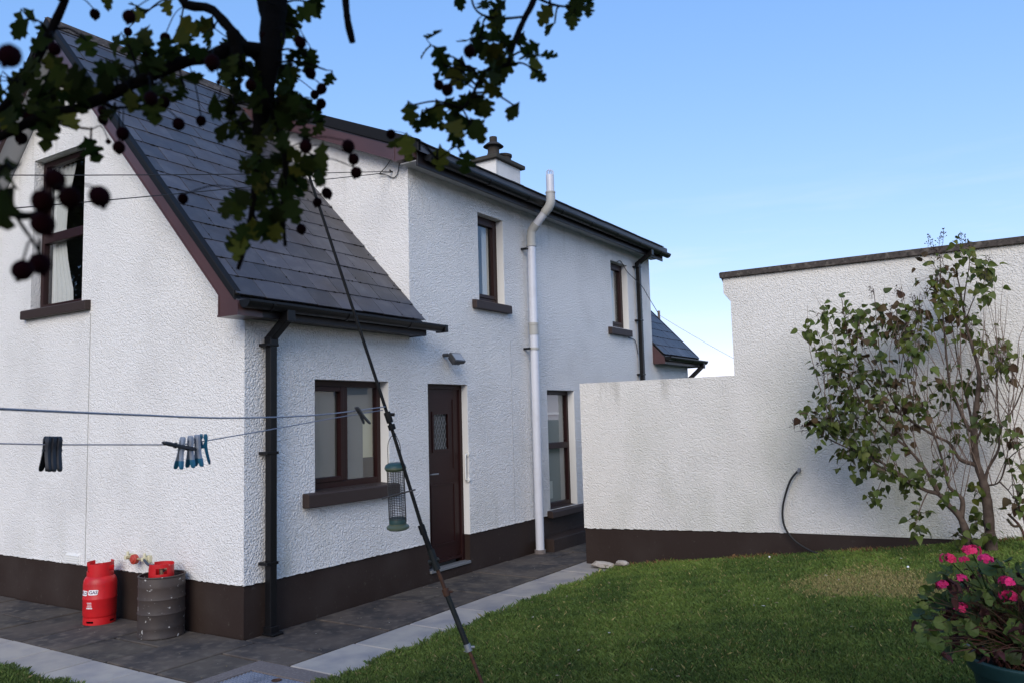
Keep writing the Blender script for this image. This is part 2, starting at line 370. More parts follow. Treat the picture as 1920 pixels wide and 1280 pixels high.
def slab(x, y, lx, ly, m):
    k = (round(lx,3), round(ly,3), m)
    if k not in sm: sm[k] = slab_mesh('paving_slab', lx, ly, mat[m], 1)
    R = Matrix.Rotation(random.uniform(-.004,.004), 4, 'X') @ Matrix.Rotation(random.uniform(-.004,.004), 4, 'Y')
    inst('paving_slab', sm[k], path, Matrix.Translation((x, y, random.uniform(-.003,.002))) @ R)
# gable side
for k in range(9):
    y = -.16 + .62*k
    if k % 3 == 1:
        slab(-.46, y, .45, .62, 'darkslab'); slab(-.915, y, .45, .62, 'darkslab')
    else: slab(-.915, y, .905, .62, 'darkslab')
slab(-.915, -.60, .56, .435, 'darkslab')
for k in range(11): slab(-1.365, -.60+.595*k, .445, .595, 'paleslab')
# facade side
x = -.35
slab(x, -.90, .35, .735, 'darkslab'); slab(x+.0, -.155, .35, .15, 'darkslab')
x = 0.0; i = 0
while x < 8:
    wd = (.78, .92, .62, .92)[i % 4]
    if i % 3 == 2: slab(x, -.9, wd, .44, 'darkslab'); slab(x, -.455, wd, .45, 'darkslab')
    else: slab(x, -.9, wd, .895, 'darkslab')
    x += wd; i += 1
for k in range(8): slab(-.335+.68*k, -1.425, .68, .52, 'paleslab')

# drain cover let into the corner of the path
dc = thing('drain_cover', (-.87,-1.03,0), 'galvanised drain cover in a sandy concrete surround at the path corner', 'drain cover')
b = MB()
for a in ((-1.36,-.35,-.745,-.61),(-1.36,-.35,-1.425,-1.345),(-.53,-.35,-1.345,-.745),(-1.36,-1.20,-1.345,-.745)): b.box(a[0],a[1],a[2],a[3],-.045,.004)
b.build('surround', mat['mortar'], dc)
b = MB(); b.box(-1.19,-.54,-1.335,-.755,-.03,-.003); lid = b.build('lid', mat['steel'], dc, bevel=.004)
b = MB()
for i in range(20):
    for j in range(17):
        xx = -1.17+i*.032; yy = -1.315+j*.034
        if abs(xx+.60) < .05 and abs(yy+1.08) < .06: continue
        b.box(xx, xx+.016, yy, yy+.016, -.0035, .0005)
b.build('tread_pattern', mat['steel'], lid)
b = MB(); b.lathe([(.0,-.0025),(.032,-.0022),(.034,.002),(.036,.001)], (-.60,-1.08,0), 16); b.build('key_hole', mat['rust'], lid)

# lawn
def lawn_mesh():
    b = MB(); xs = [-9+.25*i for i in range(0, 76)]; ys = [-12+.25*i for i in range(0, 74)]
    xs = sorted(xs+[-1.372, 4.30]); ys = sorted(ys+[-1.428]); idx = {}
    def v(i, j):
        if (i,j) not in idx:
            idx[(i,j)] = len(b.v); b.v.append((xs[i], ys[j], lawn_z(xs[i], ys[j]) - .012))
        return idx[(i,j)]
    for i in range(len(xs)-1):
        for j in range(len(ys)-1):
            cx, cy = (xs[i]+xs[i+1])/2, (ys[j]+ys[j+1])/2
            if (cy < -1.428 and cx < 4.30) or cx < -1.372: b.f.append((v(i,j), v(i+1,j), v(i+1,j+1), v(i,j+1)))
    return b
tag(lawn_mesh().build('lawn', mat['soil'], smooth='all'), kind='structure')

# ================================================================ HOUSE
house = thing('house', (0,0,0), 'white roughcast house with dark slate roofs, brown window frames and brown plinth', 'house')
XB, XE, XF, YR = 2.21, 9.0, 10.75, 2.85
ZP = .435
def wall_mesh(b, ub, vb, holes, top, m, d):
    ub = sorted(set(ub)); vb = sorted(set(vb))
    inh = lambda u, v: any(h[0] < u < h[1] and h[2] < v < h[3] for h in holes)
    for i in range(len(ub)-1):
        u0, u1 = ub[i], ub[i+1]; uc = (u0+u1)/2
        for j in range(len(vb)):
            v0 = vb[j]; last = j == len(vb)-1
            t0, t1 = (top(u0+1e-6), top(u1-1e-6)) if last else (vb[j+1], vb[j+1])
            if inh(uc, (v0+min(t0,t1))/2): continue
            b.add([m(u0,v0,0), m(u1,v0,0), m(u1,t1,0), m(u0,t0,0)], [(0,1,2,3)])
    for u0, u1, v0, v1 in holes:
        c = [(u0,v0),(u1,v0),(u1,v1),(u0,v1)]
        for k in range(4):
            if k == 0 and v0 <= vb[0]: continue
            p, q = c[k], c[(k+1) % 4]
            b.add([m(*p,0), m(*q,0), m(*q,d), m(*p,d)], [(0,1,2,3)])
FM = lambda u, v, d: Vector((u, d, v))            # long front
GM = lambda u, v, d: Vector((d, u, v))            # end gable
TM = lambda u, v, d: Vector((XB+d, u, v))         # side of the tall block
W1 = (.806,1.85,1.13,2.175); DR = (2.50,3.262,.10,2.172); WA = (3.55,4.135,3.21,4.325); WB = (7.37,8.03,3.20,4.30); WC = (5.15,5.95,.50,2.14)
GW = (2.51,3.51,3.06,4.74)
zfront = lambda u: 2.69 if (u < XB or u > XE) else 4.60
hs = [W1, DR, WA, WB, WC]
b = MB()
ub = [0, XB, XE, XF] + [h[0] for h in hs] + [h[1] for h in hs]
vb = [ZP, .50, 1.13, 2.172, 2.14, 2.175]
low = [h for h in hs if h[3] < 2.5]
DRw = (DR[0], DR[1], ZP, DR[3])
wall_mesh(b, [0, XB]+[u for u in ub if u < XB]+[XB], vb, [W1], zfront, FM, .16)
wall_mesh(b, [u for u in ub if XB <= u <= XE], sorted(vb+[3.21,3.20,4.30,4.325]), [DRw, WA, WB, WC], zfront, FM, .14)
wall_mesh(b, [XE, XF], vb[:1], [], zfront, FM, .1)
front = b.build('front_wall', mat['frontrender'], house)
b = MB()
gt = lambda u: 2.83+1.06*u if u < YR else 2.83+1.06*(2*YR-u)
# gable: strips with a sloping head
def gstrip(u0, u1, v0, t0, t1): b.add([GM(u0,v0,0), GM(u1,v0,0), GM(u1,t1,0), GM(u0,t0,0)], [(0,1,2,3)])
gstrip(0, GW[0], ZP, gt(0), gt(GW[0])); gstrip(GW[1], 2*YR, ZP, gt(GW[1]), gt(2*YR))
gstrip(GW[0], GW[1], ZP, GW[2], GW[2])
gstrip(GW[0], YR, GW[3], gt(GW[0]), gt(YR)); gstrip(YR, GW[1], GW[3], gt(YR), gt(GW[1]))
for p, q in (((GW[0],GW[2]),(GW[1],GW[2])), ((GW[1],GW[2]),(GW[1],GW[3])), ((GW[1],GW[3]),(GW[0],GW[3])), ((GW[0],GW[3]),(GW[0],GW[2]))):
    b.add([GM(*p,0), GM(*q,0), GM(*q,.13), GM(*p,.13)], [(0,1,2,3)])
b.build('gable_wall', mat['render'], house)
# tall block side, back walls (closing the volume)
b = MB()
tt = lambda u: 4.60+.417*u if u < YR else 4.60+.417*(2*YR-u)
b.add([TM(0,2.2,0), TM(2*YR,2.2,0), TM(2*YR,tt(2*YR),0), TM(YR,tt(YR),0), TM(0,tt(0),0)], [(0,1,2,3,4)])
b.build('side_wall', mat['render'], house)
b = MB()
b.add([(XE,0,0),(XE,5.7,0),(XE,5.7,tt(0)),(XE,YR,tt(YR)),(XE,0,tt(0))], [(0,1,2,3,4)])
b.add([(XF,0,0),(XF,5.7,0),(XF,5.7,2.7),(XF,YR,gt(YR)),(XF,0,2.7)], [(0,1,2,3,4)])
b.add([(0,5.7,0),(XF,5.7,0),(XF,5.7,2.7),(0,5.7,2.7)], [(0,1,2,3)])
b.add([(XB,5.7,2.7),(XE,5.7,2.7),(XE,5.7,4.6),(XB,5.7,4.6)], [(0,1,2,3)])
b.build('rear_wall', mat['render'], house)
# plinth, set a little behind the render
b = MB(); P = .014
b.box(P, DR[0], P, .2, -.1, ZP+.004); b.box(DR[1], XF-.02, P, .2, -.1, ZP+.004); b.box(DR[0], DR[1], P+.004, .2, -.1, .095)
b.box(P, .2, .2, 5.69, -.1, ZP+.004)
b.build('plinth', mat['plinth'], house)
b = MB(); b.box(4.80, 7.2, -.24, .01, -.05, .165); b.build('step', mat['plinth'], house, bevel=.008)
# ragged lower lip of the render over the plinth
rr = random.Random(3); b = MB()
def lip(m, u0, u1):
    n = int((u1-u0)/.035); 
    for i in range(n):
        a = u0+(u1-u0)*i/n; c = u0+(u1-u0)*(i+1)/n; h = rr.uniform(.002,.010)
        b.bxm(m, a, c, ZP-h, ZP+.006, -.003+rr.uniform(-.002,.001), .02)
lip(FM, 0.0, DR[0]); lip(FM, DR[1], 6.5); lip(GM, .03, 5.6)
tag(b.build('render_lip', mat['render'], house), kind='stuff')
# white smooth door / window reveals on the right-hand jambs
for h in (W1, WA, WB, WC, (0,DR[1],ZP-.013,DR[3])):
    b = MB(); b.box(h[1]-.008, h[1]+.003, .002, .13, h[2]+.003, h[3]-.004); b.build('reveal', mat['smoothwhite'], house)
# movement joints
b = MB(); b.box(-.0035, .004, 2.335, 2.343, ZP, 2.93); b.build('movement_joint', mat['collar'], house)
b = MB(); b.box(4.236, 4.243, -.003, .004, ZP, 2.75); b.build('movement_joint', mat['soffit'], house)
# air vent low on the gable
b = MB(); b.box(-.012, .004, 2.41, 2.67, .432, .53); av = b.build('air_vent', mat['smoothwhite'], house, bevel=.003)
for k in range(4):
    s = MB(); s.box(-.024, -.012, 2.425, 2.655, .443+.022*k, .452+.022*k); s.build('louvre', mat['smoothwhite'], av)

# ---------------------------------------------------------------- windows and door
def window(m, h, d, bars, label=None, sill=None, silld=.085, fw=.06, casements=()):
    u0, u1, v0, v1 = h; b = MB(); D = d+.07
    b.bxm(m, u0, u0+fw, v0, v1, d, D); b.bxm(m, u1-fw, u1, v0, v1, d, D)
    b.bxm(m, u0+fw, u1-fw, v0, v0+fw+.01, d+.002, D); b.bxm(m, u0+fw, u1-fw, v1-fw, v1, d+.002, D)
    us, vs = [u0+fw, u1-fw], [v0+fw+.01, v1-fw]
    for kind, a, wd in bars:
        if kind == 'v': b.bxm(m, a-wd/2, a+wd/2, vs[0], vs[1], d+.001, D); us.insert(-1, a)
        else: b.bxm(m, us[0], us[-1], a-wd/2, a+wd/2, d-.004, D); vs.insert(-1, a)
    w_ = b.build('window', mat['frame'], house, bevel=.004)
    if label: w_['label'] = label
    us.sort(); vs.sort()
    for i in range(len(us)-1):
        for j in range(len(vs)-1):
            e = .02; g0 = us[i]+(e if i else 0); g1 = us[i+1]-(e if i < len(us)-2 else 0); h0 = vs[j]+(e if j else 0); h1 = vs[j+1]-(e if j < len(vs)-2 else 0)
            if (i, j) in casements:
                c = MB(); cw = .045
                c.bxm(m, g0, g0+cw, h0, h1, d-.012, d+.05); c.bxm(m, g1-cw, g1, h0, h1, d-.012, d+.05)
                c.bxm(m, g0+cw, g1-cw, h0, h0+cw, d-.010, d+.05); c.bxm(m, g0+cw, g1-cw, h1-cw, h1, d-.010, d+.05)
                c.build('casement', mat['frame'], w_, bevel=.004); g0 += cw; g1 -= cw; h0 += cw; h1 -= cw
            Q = [m(g0-.01,h0-.01,d+.03), m(g1+.01,h0-.01,d+.03), m(g1+.01,h1+.01,d+.03), m(g0-.01,h1+.01,d+.03)]
            if (Q[1]-Q[0]).cross(Q[2]-Q[0]).dot(m(0,0,-1)-m(0,0,0)) < 0: Q.reverse()      # glass faces outwards
            p = MB(); p.add(Q, [(0,1,2,3)]); p.build('pane', mat['glass'], w_, recalc=False)
    if sill:
        s0, s1, z0, z1 = sill; s = MB()
        prof = [(-silld, z0), (-silld, z1-.012), (-silld+.012, z1), (0, z1+.006)]
        A = [m(s0, z, dd) for dd, z in prof] + [m(s0, z0, 0)]; B = [m(s1, z, dd) for dd, z in prof] + [m(s1, z0, 0)]
        n = 5; s.add(A+B, [tuple(range(n)), tuple(range(2*n-1,n-1,-1))]+[(i,(i+1) % n,n+(i+1) % n,n+i) for i in range(n)])
        s.bxm(m, u0+.002, u1-.002, z0+.02, z1+.008, -.001, d+.02)
        C2 = [m(u0+.002,z1+.008,0), m(u1-.002,z1+.008,0), m(u1-.002,v0+.012,d+.004), m(u0+.002,v0+.012,d+.004)]
        s.add(C2, [(0,1,2,3)])
        s.build('sill', mat['sill'], w_, bevel=.006)
    # the room behind
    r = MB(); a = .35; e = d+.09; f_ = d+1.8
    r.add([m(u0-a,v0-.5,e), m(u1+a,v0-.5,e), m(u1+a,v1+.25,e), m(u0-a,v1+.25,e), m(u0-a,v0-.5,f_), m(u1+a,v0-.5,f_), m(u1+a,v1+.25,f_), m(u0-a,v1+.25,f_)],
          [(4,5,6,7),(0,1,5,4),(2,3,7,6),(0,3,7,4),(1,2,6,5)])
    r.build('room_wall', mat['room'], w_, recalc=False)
    return w_
def drape(w_, m, u0, u1, v0, v1, d, folds, gather=0, name='curtain', mt='cloth'):
    b = MB(); N = folds*6; Rw = 9
    for j in range(Rw+1):
        t = j/Rw; v = v1+(v0-v1)*t
        for i in range(N+1):
            s = i/N; u = u0+(u1-u0)*s*(1-gather*math.sin(math.pi*min(1,t*1.1))*.8)
            b.v.append(tuple(m(u, v, d+.018*math.sin(s*folds*2*math.pi))))
    b.f = [(j*(N+1)+i, j*(N+1)+i+1, (j+1)*(N+1)+i+1, (j+1)*(N+1)+i) for j in range(Rw) for i in range(N)]
    b.build(name, mat[mt], w_, smooth='all')

w1 = window(FM, W1, .115, [('v', 1.315, .085)], sill=(.65,1.915,1.0,1.125), casements=((0,0),))
b = MB(); b.box(.84, 1.82, .190, .194, 1.86, 2.16); b.build('roller_blind', mat['blind'], w1)
b = MB(); b.box(.84, 1.66, .196, .199, 1.14, 1.88); b.build('reflection_sheet', mat['blind'], w1)  # grey sheet standing in for the garden wall's reflection in the panes
b = MB(); b.box(1.66, 1.82, .20, .21, 1.40, 1.87); b.build('tiled_return', mat['cream'], w1)
wa = window(FM, WA, .105, [], sill=(3.395,4.20,3.10,3.205), silld=.07, casements=((0,0),))
drape(wa, FM, 3.95, 4.09, 3.25, 4.3, .22, 3)
wb = window(FM, WB, .105, [], sill=(7.19,8.0,3.07,3.18), silld=.07, casements=((0,0),))
drape(wb, FM, 7.42, 7.98, 3.22, 4.28, .24, 7)
wc = window(FM, WC, .105, [('h', 1.36, .085)], sill=(5.06,6.10,.40,.49), silld=.09)
b = MB(); b.box(5.18, 5.93, .184, .188, .55, 2.1); b.build('roller_blind', mat['netting'], wc)
b = MB(); b.box(5.2, 5.75, .150, .180, 1.80, 1.83); b.box(5.2, 5.52, .165, .180, .62, .86); b.build('window_shelf', mat['white'], wc)
gw = window(GM, GW, .10, [('h', 3.86, .10)], sill=(2.34,3.60,2.965,3.062), silld=.065)
drape(gw, GM, 3.46, 3.02, 3.10, 4.68, .2, 5, gather=.5)
drape(gw, GM, 2.55, 2.70, 3.10, 4.68, .2, 3)
b = MB(); b.lathe([(0,.20),(.05,.18),(.07,.1),(.13,.02),(.14,0)], (.35,2.62,3.1), 18); b.build('lamp_shade', mat['cloth'], gw, smooth='all')

dr = MB(); D0 = .085; u0, u1, v0, v1 = DR
for a in ((u0,u0+.055,v0,v1),(u1-.055,u1,v0,v1),(u0+.055,u1-.055,v1-.055,v1)): dr.box(a[0],a[1],D0,D0+.07,a[2],a[3])
door = dr.build('door', mat['frame'], house, bevel=.004)
b = MB(); l0, l1 = u0+.055, u1-.055
pn = (l0+.17, l0+.43, 1.43, 1.83)
for a in ((l0,pn[0],v0+.06,v1-.055),(pn[1],l1,v0+.06,v1-.055),(pn[0],pn[1],v0+.06,pn[2]),(pn[0],pn[1],pn[3],v1-.055)): b.box(a[0],a[1],D0+.02,D0+.06,a[2],a[3])
for a in ((pn[0]-.03,pn[1]+.03,pn[3],pn[3]+.03),(pn[0]-.03,pn[1]+.03,pn[2]-.03,pn[2]),(pn[0]-.03,pn[0],pn[2],pn[3]),(pn[1],pn[1]+.03,pn[2],pn[3])): b.box(a[0],a[1],D0+.008,D0+.03,a[2],a[3])
for a in ((l0+.1,l1-.1,.35,.37),(l0+.1,l1-.1,1.02,1.04),(l0+.1,l0+.12,.37,1.02),(l1-.12,l1-.1,.37,1.02),(l1-.12,l1-.1,1.2,2.0)): b.box(a[0],a[1],D0+.012,D0+.03,a[2],a[3])
leaf_ = b.build('door_leaf', mat['frame'], door)
b = MB(); b.box(pn[0],pn[1],D0+.04,D0+.045,pn[2],pn[3]); b.build('pane', mat['doorglass'], door)
b = MB(); k = 0
for i in range(-6, 9):
    for sgn in (1,-1):
        xa = pn[0]+i*.05; 
        pts = [(xa+sgn*t*.14*.5, pn[2]+t*.4) for t in (0, 1)]
        p0, p1 = Vector((xa, D0+.037, pn[2])), Vector((xa+sgn*.2, D0+.037, pn[3]))
        # clip to the pane
        ts = [t/20 for t in range(21) if pn[0] <= (p0.lerp(p1,t/20)).x <= pn[1]]
        if len(ts) > 1: b.tube([p0.lerp(p1,ts[0]), p0.lerp(p1,ts[-1])], .003, 4)
b.build('leaded_lattice', mat['zinc'], door)
b = MB(); b.tube([(l0+.05,D0+.02,1.16),(l0+.05,D0-.035,1.16),(l0+.17,D0-.04,1.16)], .009, 8); b.build('door_handle', mat['zinc'], door, smooth=True)
b = MB(); b.box(u0+.01,u1-.005,-.005,D0+.02,.097,.128); b.build('threshold', mat['zinc'], door, bevel=.004)
b = MB(); b.box(l0+.02,l1-.02,D0-.005,D0+.02,.17,.20); b.build('weather_bar', mat['frame'], door)
b = MB(); b.box(l0,l1,D0+.10,D0+.12,.1,v1); b.build('hall_lining', mat['room'], door)

# ---------------------------------------------------------------- roofs
PA = math.atan(1.06); CS = math.cos(PA); SN = math.sin(PA)
def slate_mesh(wd):
    b = MB(); l = .275; t = .010; h = wd/2-.003; c = .006
    pts = [(-h+c,0),(h-c,0),(h,c),(h,l),(-h,l),(-h,c)]
    b.add([(x,y,0) for x, y in pts]+[(x,y,t) for x, y in pts], [tuple(range(6)), tuple(range(11,5,-1))]+[(i,(i+1) % 6,6+(i+1) % 6,6+i) for i in range(6)])
    return b.mesh('slate', mat['slate'])
SMs = {}
def slated(name, xa, xb, nc, seed):
    b = MB(); y0 = -.215; zr = lambda y: 3.055+1.06*y
    b.prism([Vector((0,y0+.01,zr(y0)-.04)), Vector((0,y0+.01,zr(y0)-.065)), Vector((0,YR,zr(YR)-.065)), Vector((0,2*YR-y0,zr(y0)-.065)), Vector((0,2*YR-y0,zr(y0)-.04)), Vector((0,YR,zr(YR)-.03))], Vector((xa+.01,0,0)), Vector((xb-.01,0,0)))
    roof = b.build(name, mat['slate'], house)
    rr = random.Random(seed); mo = MB()
    for c in range(nc):
        s = .25*c; y = y0+s*CS; z = zr(y0)+s*SN
        x = xa - (.15 if c % 2 else 0)
        while x < xb-.03:
            a, e = max(x, xa), min(x+.30, xb); wd = round(e-a, 3)
            if wd > .04:
                if wd not in SMs: SMs[wd] = slate_mesh(wd)
                T = Matrix.Translation(((a+e)/2+rr.uniform(-.003,.003), y, z)) @ Matrix.Rotation(PA-.028, 4, 'X') @ Matrix.Rotation(rr.uniform(-.012,.012), 4, 'Z') @ Matrix.Rotation(rr.uniform(-.006,.006), 4, 'Y') @ Matrix.Translation((0, rr.uniform(-.005,.005), rr.uniform(-.001,.002)))
                inst('slate', SMs[wd], roof, T)
            # moss tufts along the slate tails and in the joints
            for _ in range(rr.choice((2,3,4,5)) if c < 12 else rr.choice((1,2,3))):
                if rr.random() < .75: mx_, sy = rr.uniform(a, e), -.004
                else: mx_, sy = e, rr.uniform(.01,.12)
                r_ = rr.uniform(.006,.015); cpt = Vector((mx_, y+sy*CS, z+sy*SN+.004)); ln = rr.uniform(1, 2.6)
                vs = [cpt+Vector((r_*ln*math.cos(q)*(1 if sy < 0 else .5), r_*.8*math.sin(q)*CS*(1 if sy < 0 else 2), r_*.8*math.sin(q)*SN)) for q in [i*math.pi/3 for i in range(6)]]
                mo.add(vs+[cpt+Vector((0,-SN,CS))*r_*.9], [(i,(i+1) % 6,6) for i in range(6)])
            x += .30
    tag(mo.build('moss', mat['moss'], roof), kind='stuff')
    # the rear slope, plain
    b = MB(); yb = 2*YR-y0
    b.add([(xa,YR,zr(YR)-.01),(xb,YR,zr(YR)-.01),(xb,yb,zr(y0)-.01),(xa,yb,zr(y0)-.01)], [(0,1,2,3)]); b.build('rear_slope', mat['slate'], roof)
    # ridge tiles
    x = xa; i = 0
    while x < xb-.05:
        e = min(x+.45, xb); b = MB()
        pr = [(-.13,-.115),(-.02,.022),(.02,.022),(.13,-.115),(.115,-.125),(0,.0),(-.115,-.125)]
        b.prism([Vector((0,YR+p,zr(YR)+.01+q)) for p, q in pr], Vector((x+.003,0,0)), Vector((e-.003,0,0))); b.build('ridge_tile', mat['stone'], roof); x = e
    return roof
near_roof = slated('roof', -.262, XB-.004, 18, 11)
far_roof = slated('roof', XE+.004, XF+.10, 18, 12)

zr = lambda y: 3.055+1.06*y
def barges(x_out, x_in, sgn):
    """verge boards of the steep roofs, front and rear slope"""
    for side in (0, 1):
        yy = (lambda y: y) if side == 0 else (lambda y: 2*YR-y)
        b = MB()
        b.prism([Vector((0,yy(0.0),2.83)), Vector((0,yy(YR),2.83+1.06*YR)), Vector((0,yy(YR),2.985+1.06*YR)), Vector((0,yy(-.05),2.985-.053))], Vector((x_out,0,0)), Vector((x_out+sgn*.022,0,0)))
        bo = b.build('bargeboard', mat['barge'], house)
        b = MB()   # bead along the lower edge
        b.prism([Vector((0,yy(0.0),2.822)), Vector((0,yy(YR),2.822+1.06*YR)), Vector((0,yy(YR),2.840+1.06*YR)), Vector((0,yy(0.0),2.840))], Vector((x_out-sgn*.008,0,0)), Vector((x_out+sgn*.03,0,0)))
        b.build('bead', mat['barge'], bo)
        b = MB()   # soffit under the verge
        b.prism([Vector((0,yy(.02),2.862)), Vector((0,yy(YR),2.842+1.06*YR)), Vector((0,yy(YR),2.854+1.06*YR)), Vector((0,yy(.02),2.874))], Vector((x_out+sgn*.022,0,0)), Vector((x_in,0,0)))
        b.build('verge_soffit', mat['soffit'], bo)
        b = MB()   # dark dry verge
        b.prism([Vector((0,yy(-.20),2.99-.212)), Vector((0,yy(YR),2.985+1.06*YR)), Vector((0,yy(YR),3.075+1.06*YR)), Vector((0,yy(-.20),3.075-.212))], Vector((x_out-sgn*.022,0,0)), Vector((x_out+sgn*.05,0,0)))
        b.build('verge_trim', mat['verge'], bo, bevel=.008)
        b = MB()   # boxed foot of the board
        b.prism([Vector((0,yy(.012),2.668)), Vector((0,yy(-.225),2.668)), Vector((0,yy(-.225),2.76)), Vector((0,yy(.012),3.01))], Vector((x_out-sgn*.004,0,0)), Vector((x_in,0,0)))
        kb = b.build('boxed_end', mat['barge'], bo)
        b = MB()
        b.prism([Vector((0,yy(.022),2.656)), Vector((0,yy(-.232),2.656)), Vector((0,yy(-.232),2.672)), Vector((0,yy(.022),2.672))], Vector((x_out-sgn*.012,0,0)), Vector((x_in,0,0)))
        b.prism([Vector((0,yy(.018),2.672)), Vector((0,yy(.002),2.672)), Vector((0,yy(.002),2.83)), Vector((0,yy(.018),2.85))], Vector((x_out-sgn*.009,0,0)), Vector((x_out,0,0)))
        b.build('trim_strip', mat['barge'], kb)
barges(-.252, 0.0, 1)
barges(XF+.09, XF, -1)
# left cheek of the far wing's eave, in front of the tall block's wall
b = MB(); b.prism([Vector((0,-.004,2.66)), Vector((0,-.225,2.66)), Vector((0,-.225,2.76)), Vector((0,-.004,3.0))], Vector((XE+.0,0,0)), Vector((XE+.02,0,0))); b.build('boxed_end', mat['barge'], house)
b = MB(); b.prism([Vector((0,-.004,2.66)), Vector((0,-.225,2.66)), Vector((0,-.225,2.76)), Vector((0,-.004,3.0))], Vector((XB-.02,0,0)), Vector((XB,0,0))); b.build('boxed_end', mat['fascia'], house)

def gutter_mesh(b, xa, xb, yc, zc, r=.062):
    n = 10; out = [(yc+r*math.cos(a), zc+r*1.05*math.sin(a)) for a in [math.pi+math.pi*i/n for i in range(n+1)]]
    inn = [(yc+(r-.006)*math.cos(a), zc+(r-.006)*1.05*math.sin(a)) for a in [math.pi+math.pi*i/n for i in range(n+1)]][::-1]
    lip_ = [(yc-r-.006, zc-.012), (yc-r-.006, zc+.006), (yc-r+.006, zc+.006)]
    pr = [Vector((0,y,z)) for y, z in out+inn]
    b.prism(pr, Vector((xa,0,0)), Vector((xb,0,0)))
    b.prism([Vector((0,y,z)) for y, z in [lip_[0],(yc-r+.006,zc-.012),lip_[2],lip_[1]]], Vector((xa,0,0)), Vector((xb,0,0)))
def gutter(xa, xb, yc, zc, zf0, zf1, yf, so_z, sx0, sx1, sof, step=.9, fas='fascia'):
    b = MB(); gutter_mesh(b, xa, xb, yc, zc); g_ = b.build('gutter', mat['black'], house, smooth=True)
    for x in (xa, xb):
        c = MB(); c.tube([(x-.004,yc,zc-.0),(x+.004,yc,zc-.0)], .064, 16); 
        m4 = [(p[0],p[1],min(p[2],zc+.004)) for p in c.v]; c.v = m4; c.build('stop_end', mat['black'], g_)
    x = xa+.25
    while x < xb:
        c = MB(); n = 8
        for sg in (1,):
            pr = [Vector((0,yc+.069*math.cos(a),zc+.072*math.sin(a))) for a in [math.pi+math.pi*i/n for i in range(n+1)]]+[Vector((0,yc+.060*math.cos(a),zc+.060*math.sin(a))) for a in [2*math.pi-math.pi*i/n for i in range(n+1)]]
            c.prism(pr, Vector((x,0,0)), Vector((x+.03,0,0)))
        c.build('gutter_bracket', mat['black'], g_); x += step
    b = MB(); b.box(sx0, sx1, yf, yf+.02, zf0, zf1); f_ = b.build('fascia', mat[fas], house, bevel=.004)
    b = MB(); b.box(sx0, sx1, yf+.02, .0, so_z, so_z+.012); b.build('eave_soffit', mat[sof], f_)
    return g_
g1 = gutter(-.235, XB+.19, -.285, 2.775, 2.655, 2.80, -.225, 2.668, -.0, XB-.02, 'fascia')
g2 = gutter(XB-.02, XE+.17, -.30, 4.63, 4.50, 4.69, -.235, 4.555, XB-.12, XE+.09, 'soffit')
g3 = gutter(XE-.0, XF+.22, -.285, 2.775, 2.655, 2.80, -.225, 2.668, XE+.02, XF, 'fascia')
b = MB(); b.box(XB+.17, XB+.22, -.355, -.215, 2.705, 2.785); b.build('gutter_union', mat['black'], g1, bevel=.006)

# shallow roof of the tall block
b = MB(); zt_ = lambda y: 4.86+.41*y
b.prism([Vector((0,-.30,zt_(-.30)-.10)), Vector((0,-.30,zt_(-.30))), Vector((0,YR,zt_(YR))), Vector((0,2*YR+.3,zt_(-.3))), Vector((0,2*YR+.3,zt_(-.3)-.10)), Vector((0,YR,zt_(YR)-.12))], Vector((XB-.165,0,0)), Vector((XE+.16,0,0)))
tall_roof = b.build('roof', mat['slate'], house)
for k, xx in enumerate([XB-.1+.3*i for i in range(23)]):   # tails of the bottom course, seen edge on above the gutter
    wd = .30
    if wd not in SMs: SMs[wd] = slate_mesh(wd)
    inst('slate', SMs[wd], tall_roof, Matrix.Translation((xx+.1, -.325, zt_(-.325)+.002+random.uniform(-.002,.003))) @ Matrix.Rotation(math.atan(.41)-.02, 4, 'X') @ Matrix.Rotation(random.uniform(-.015,.015), 4, 'Z'))
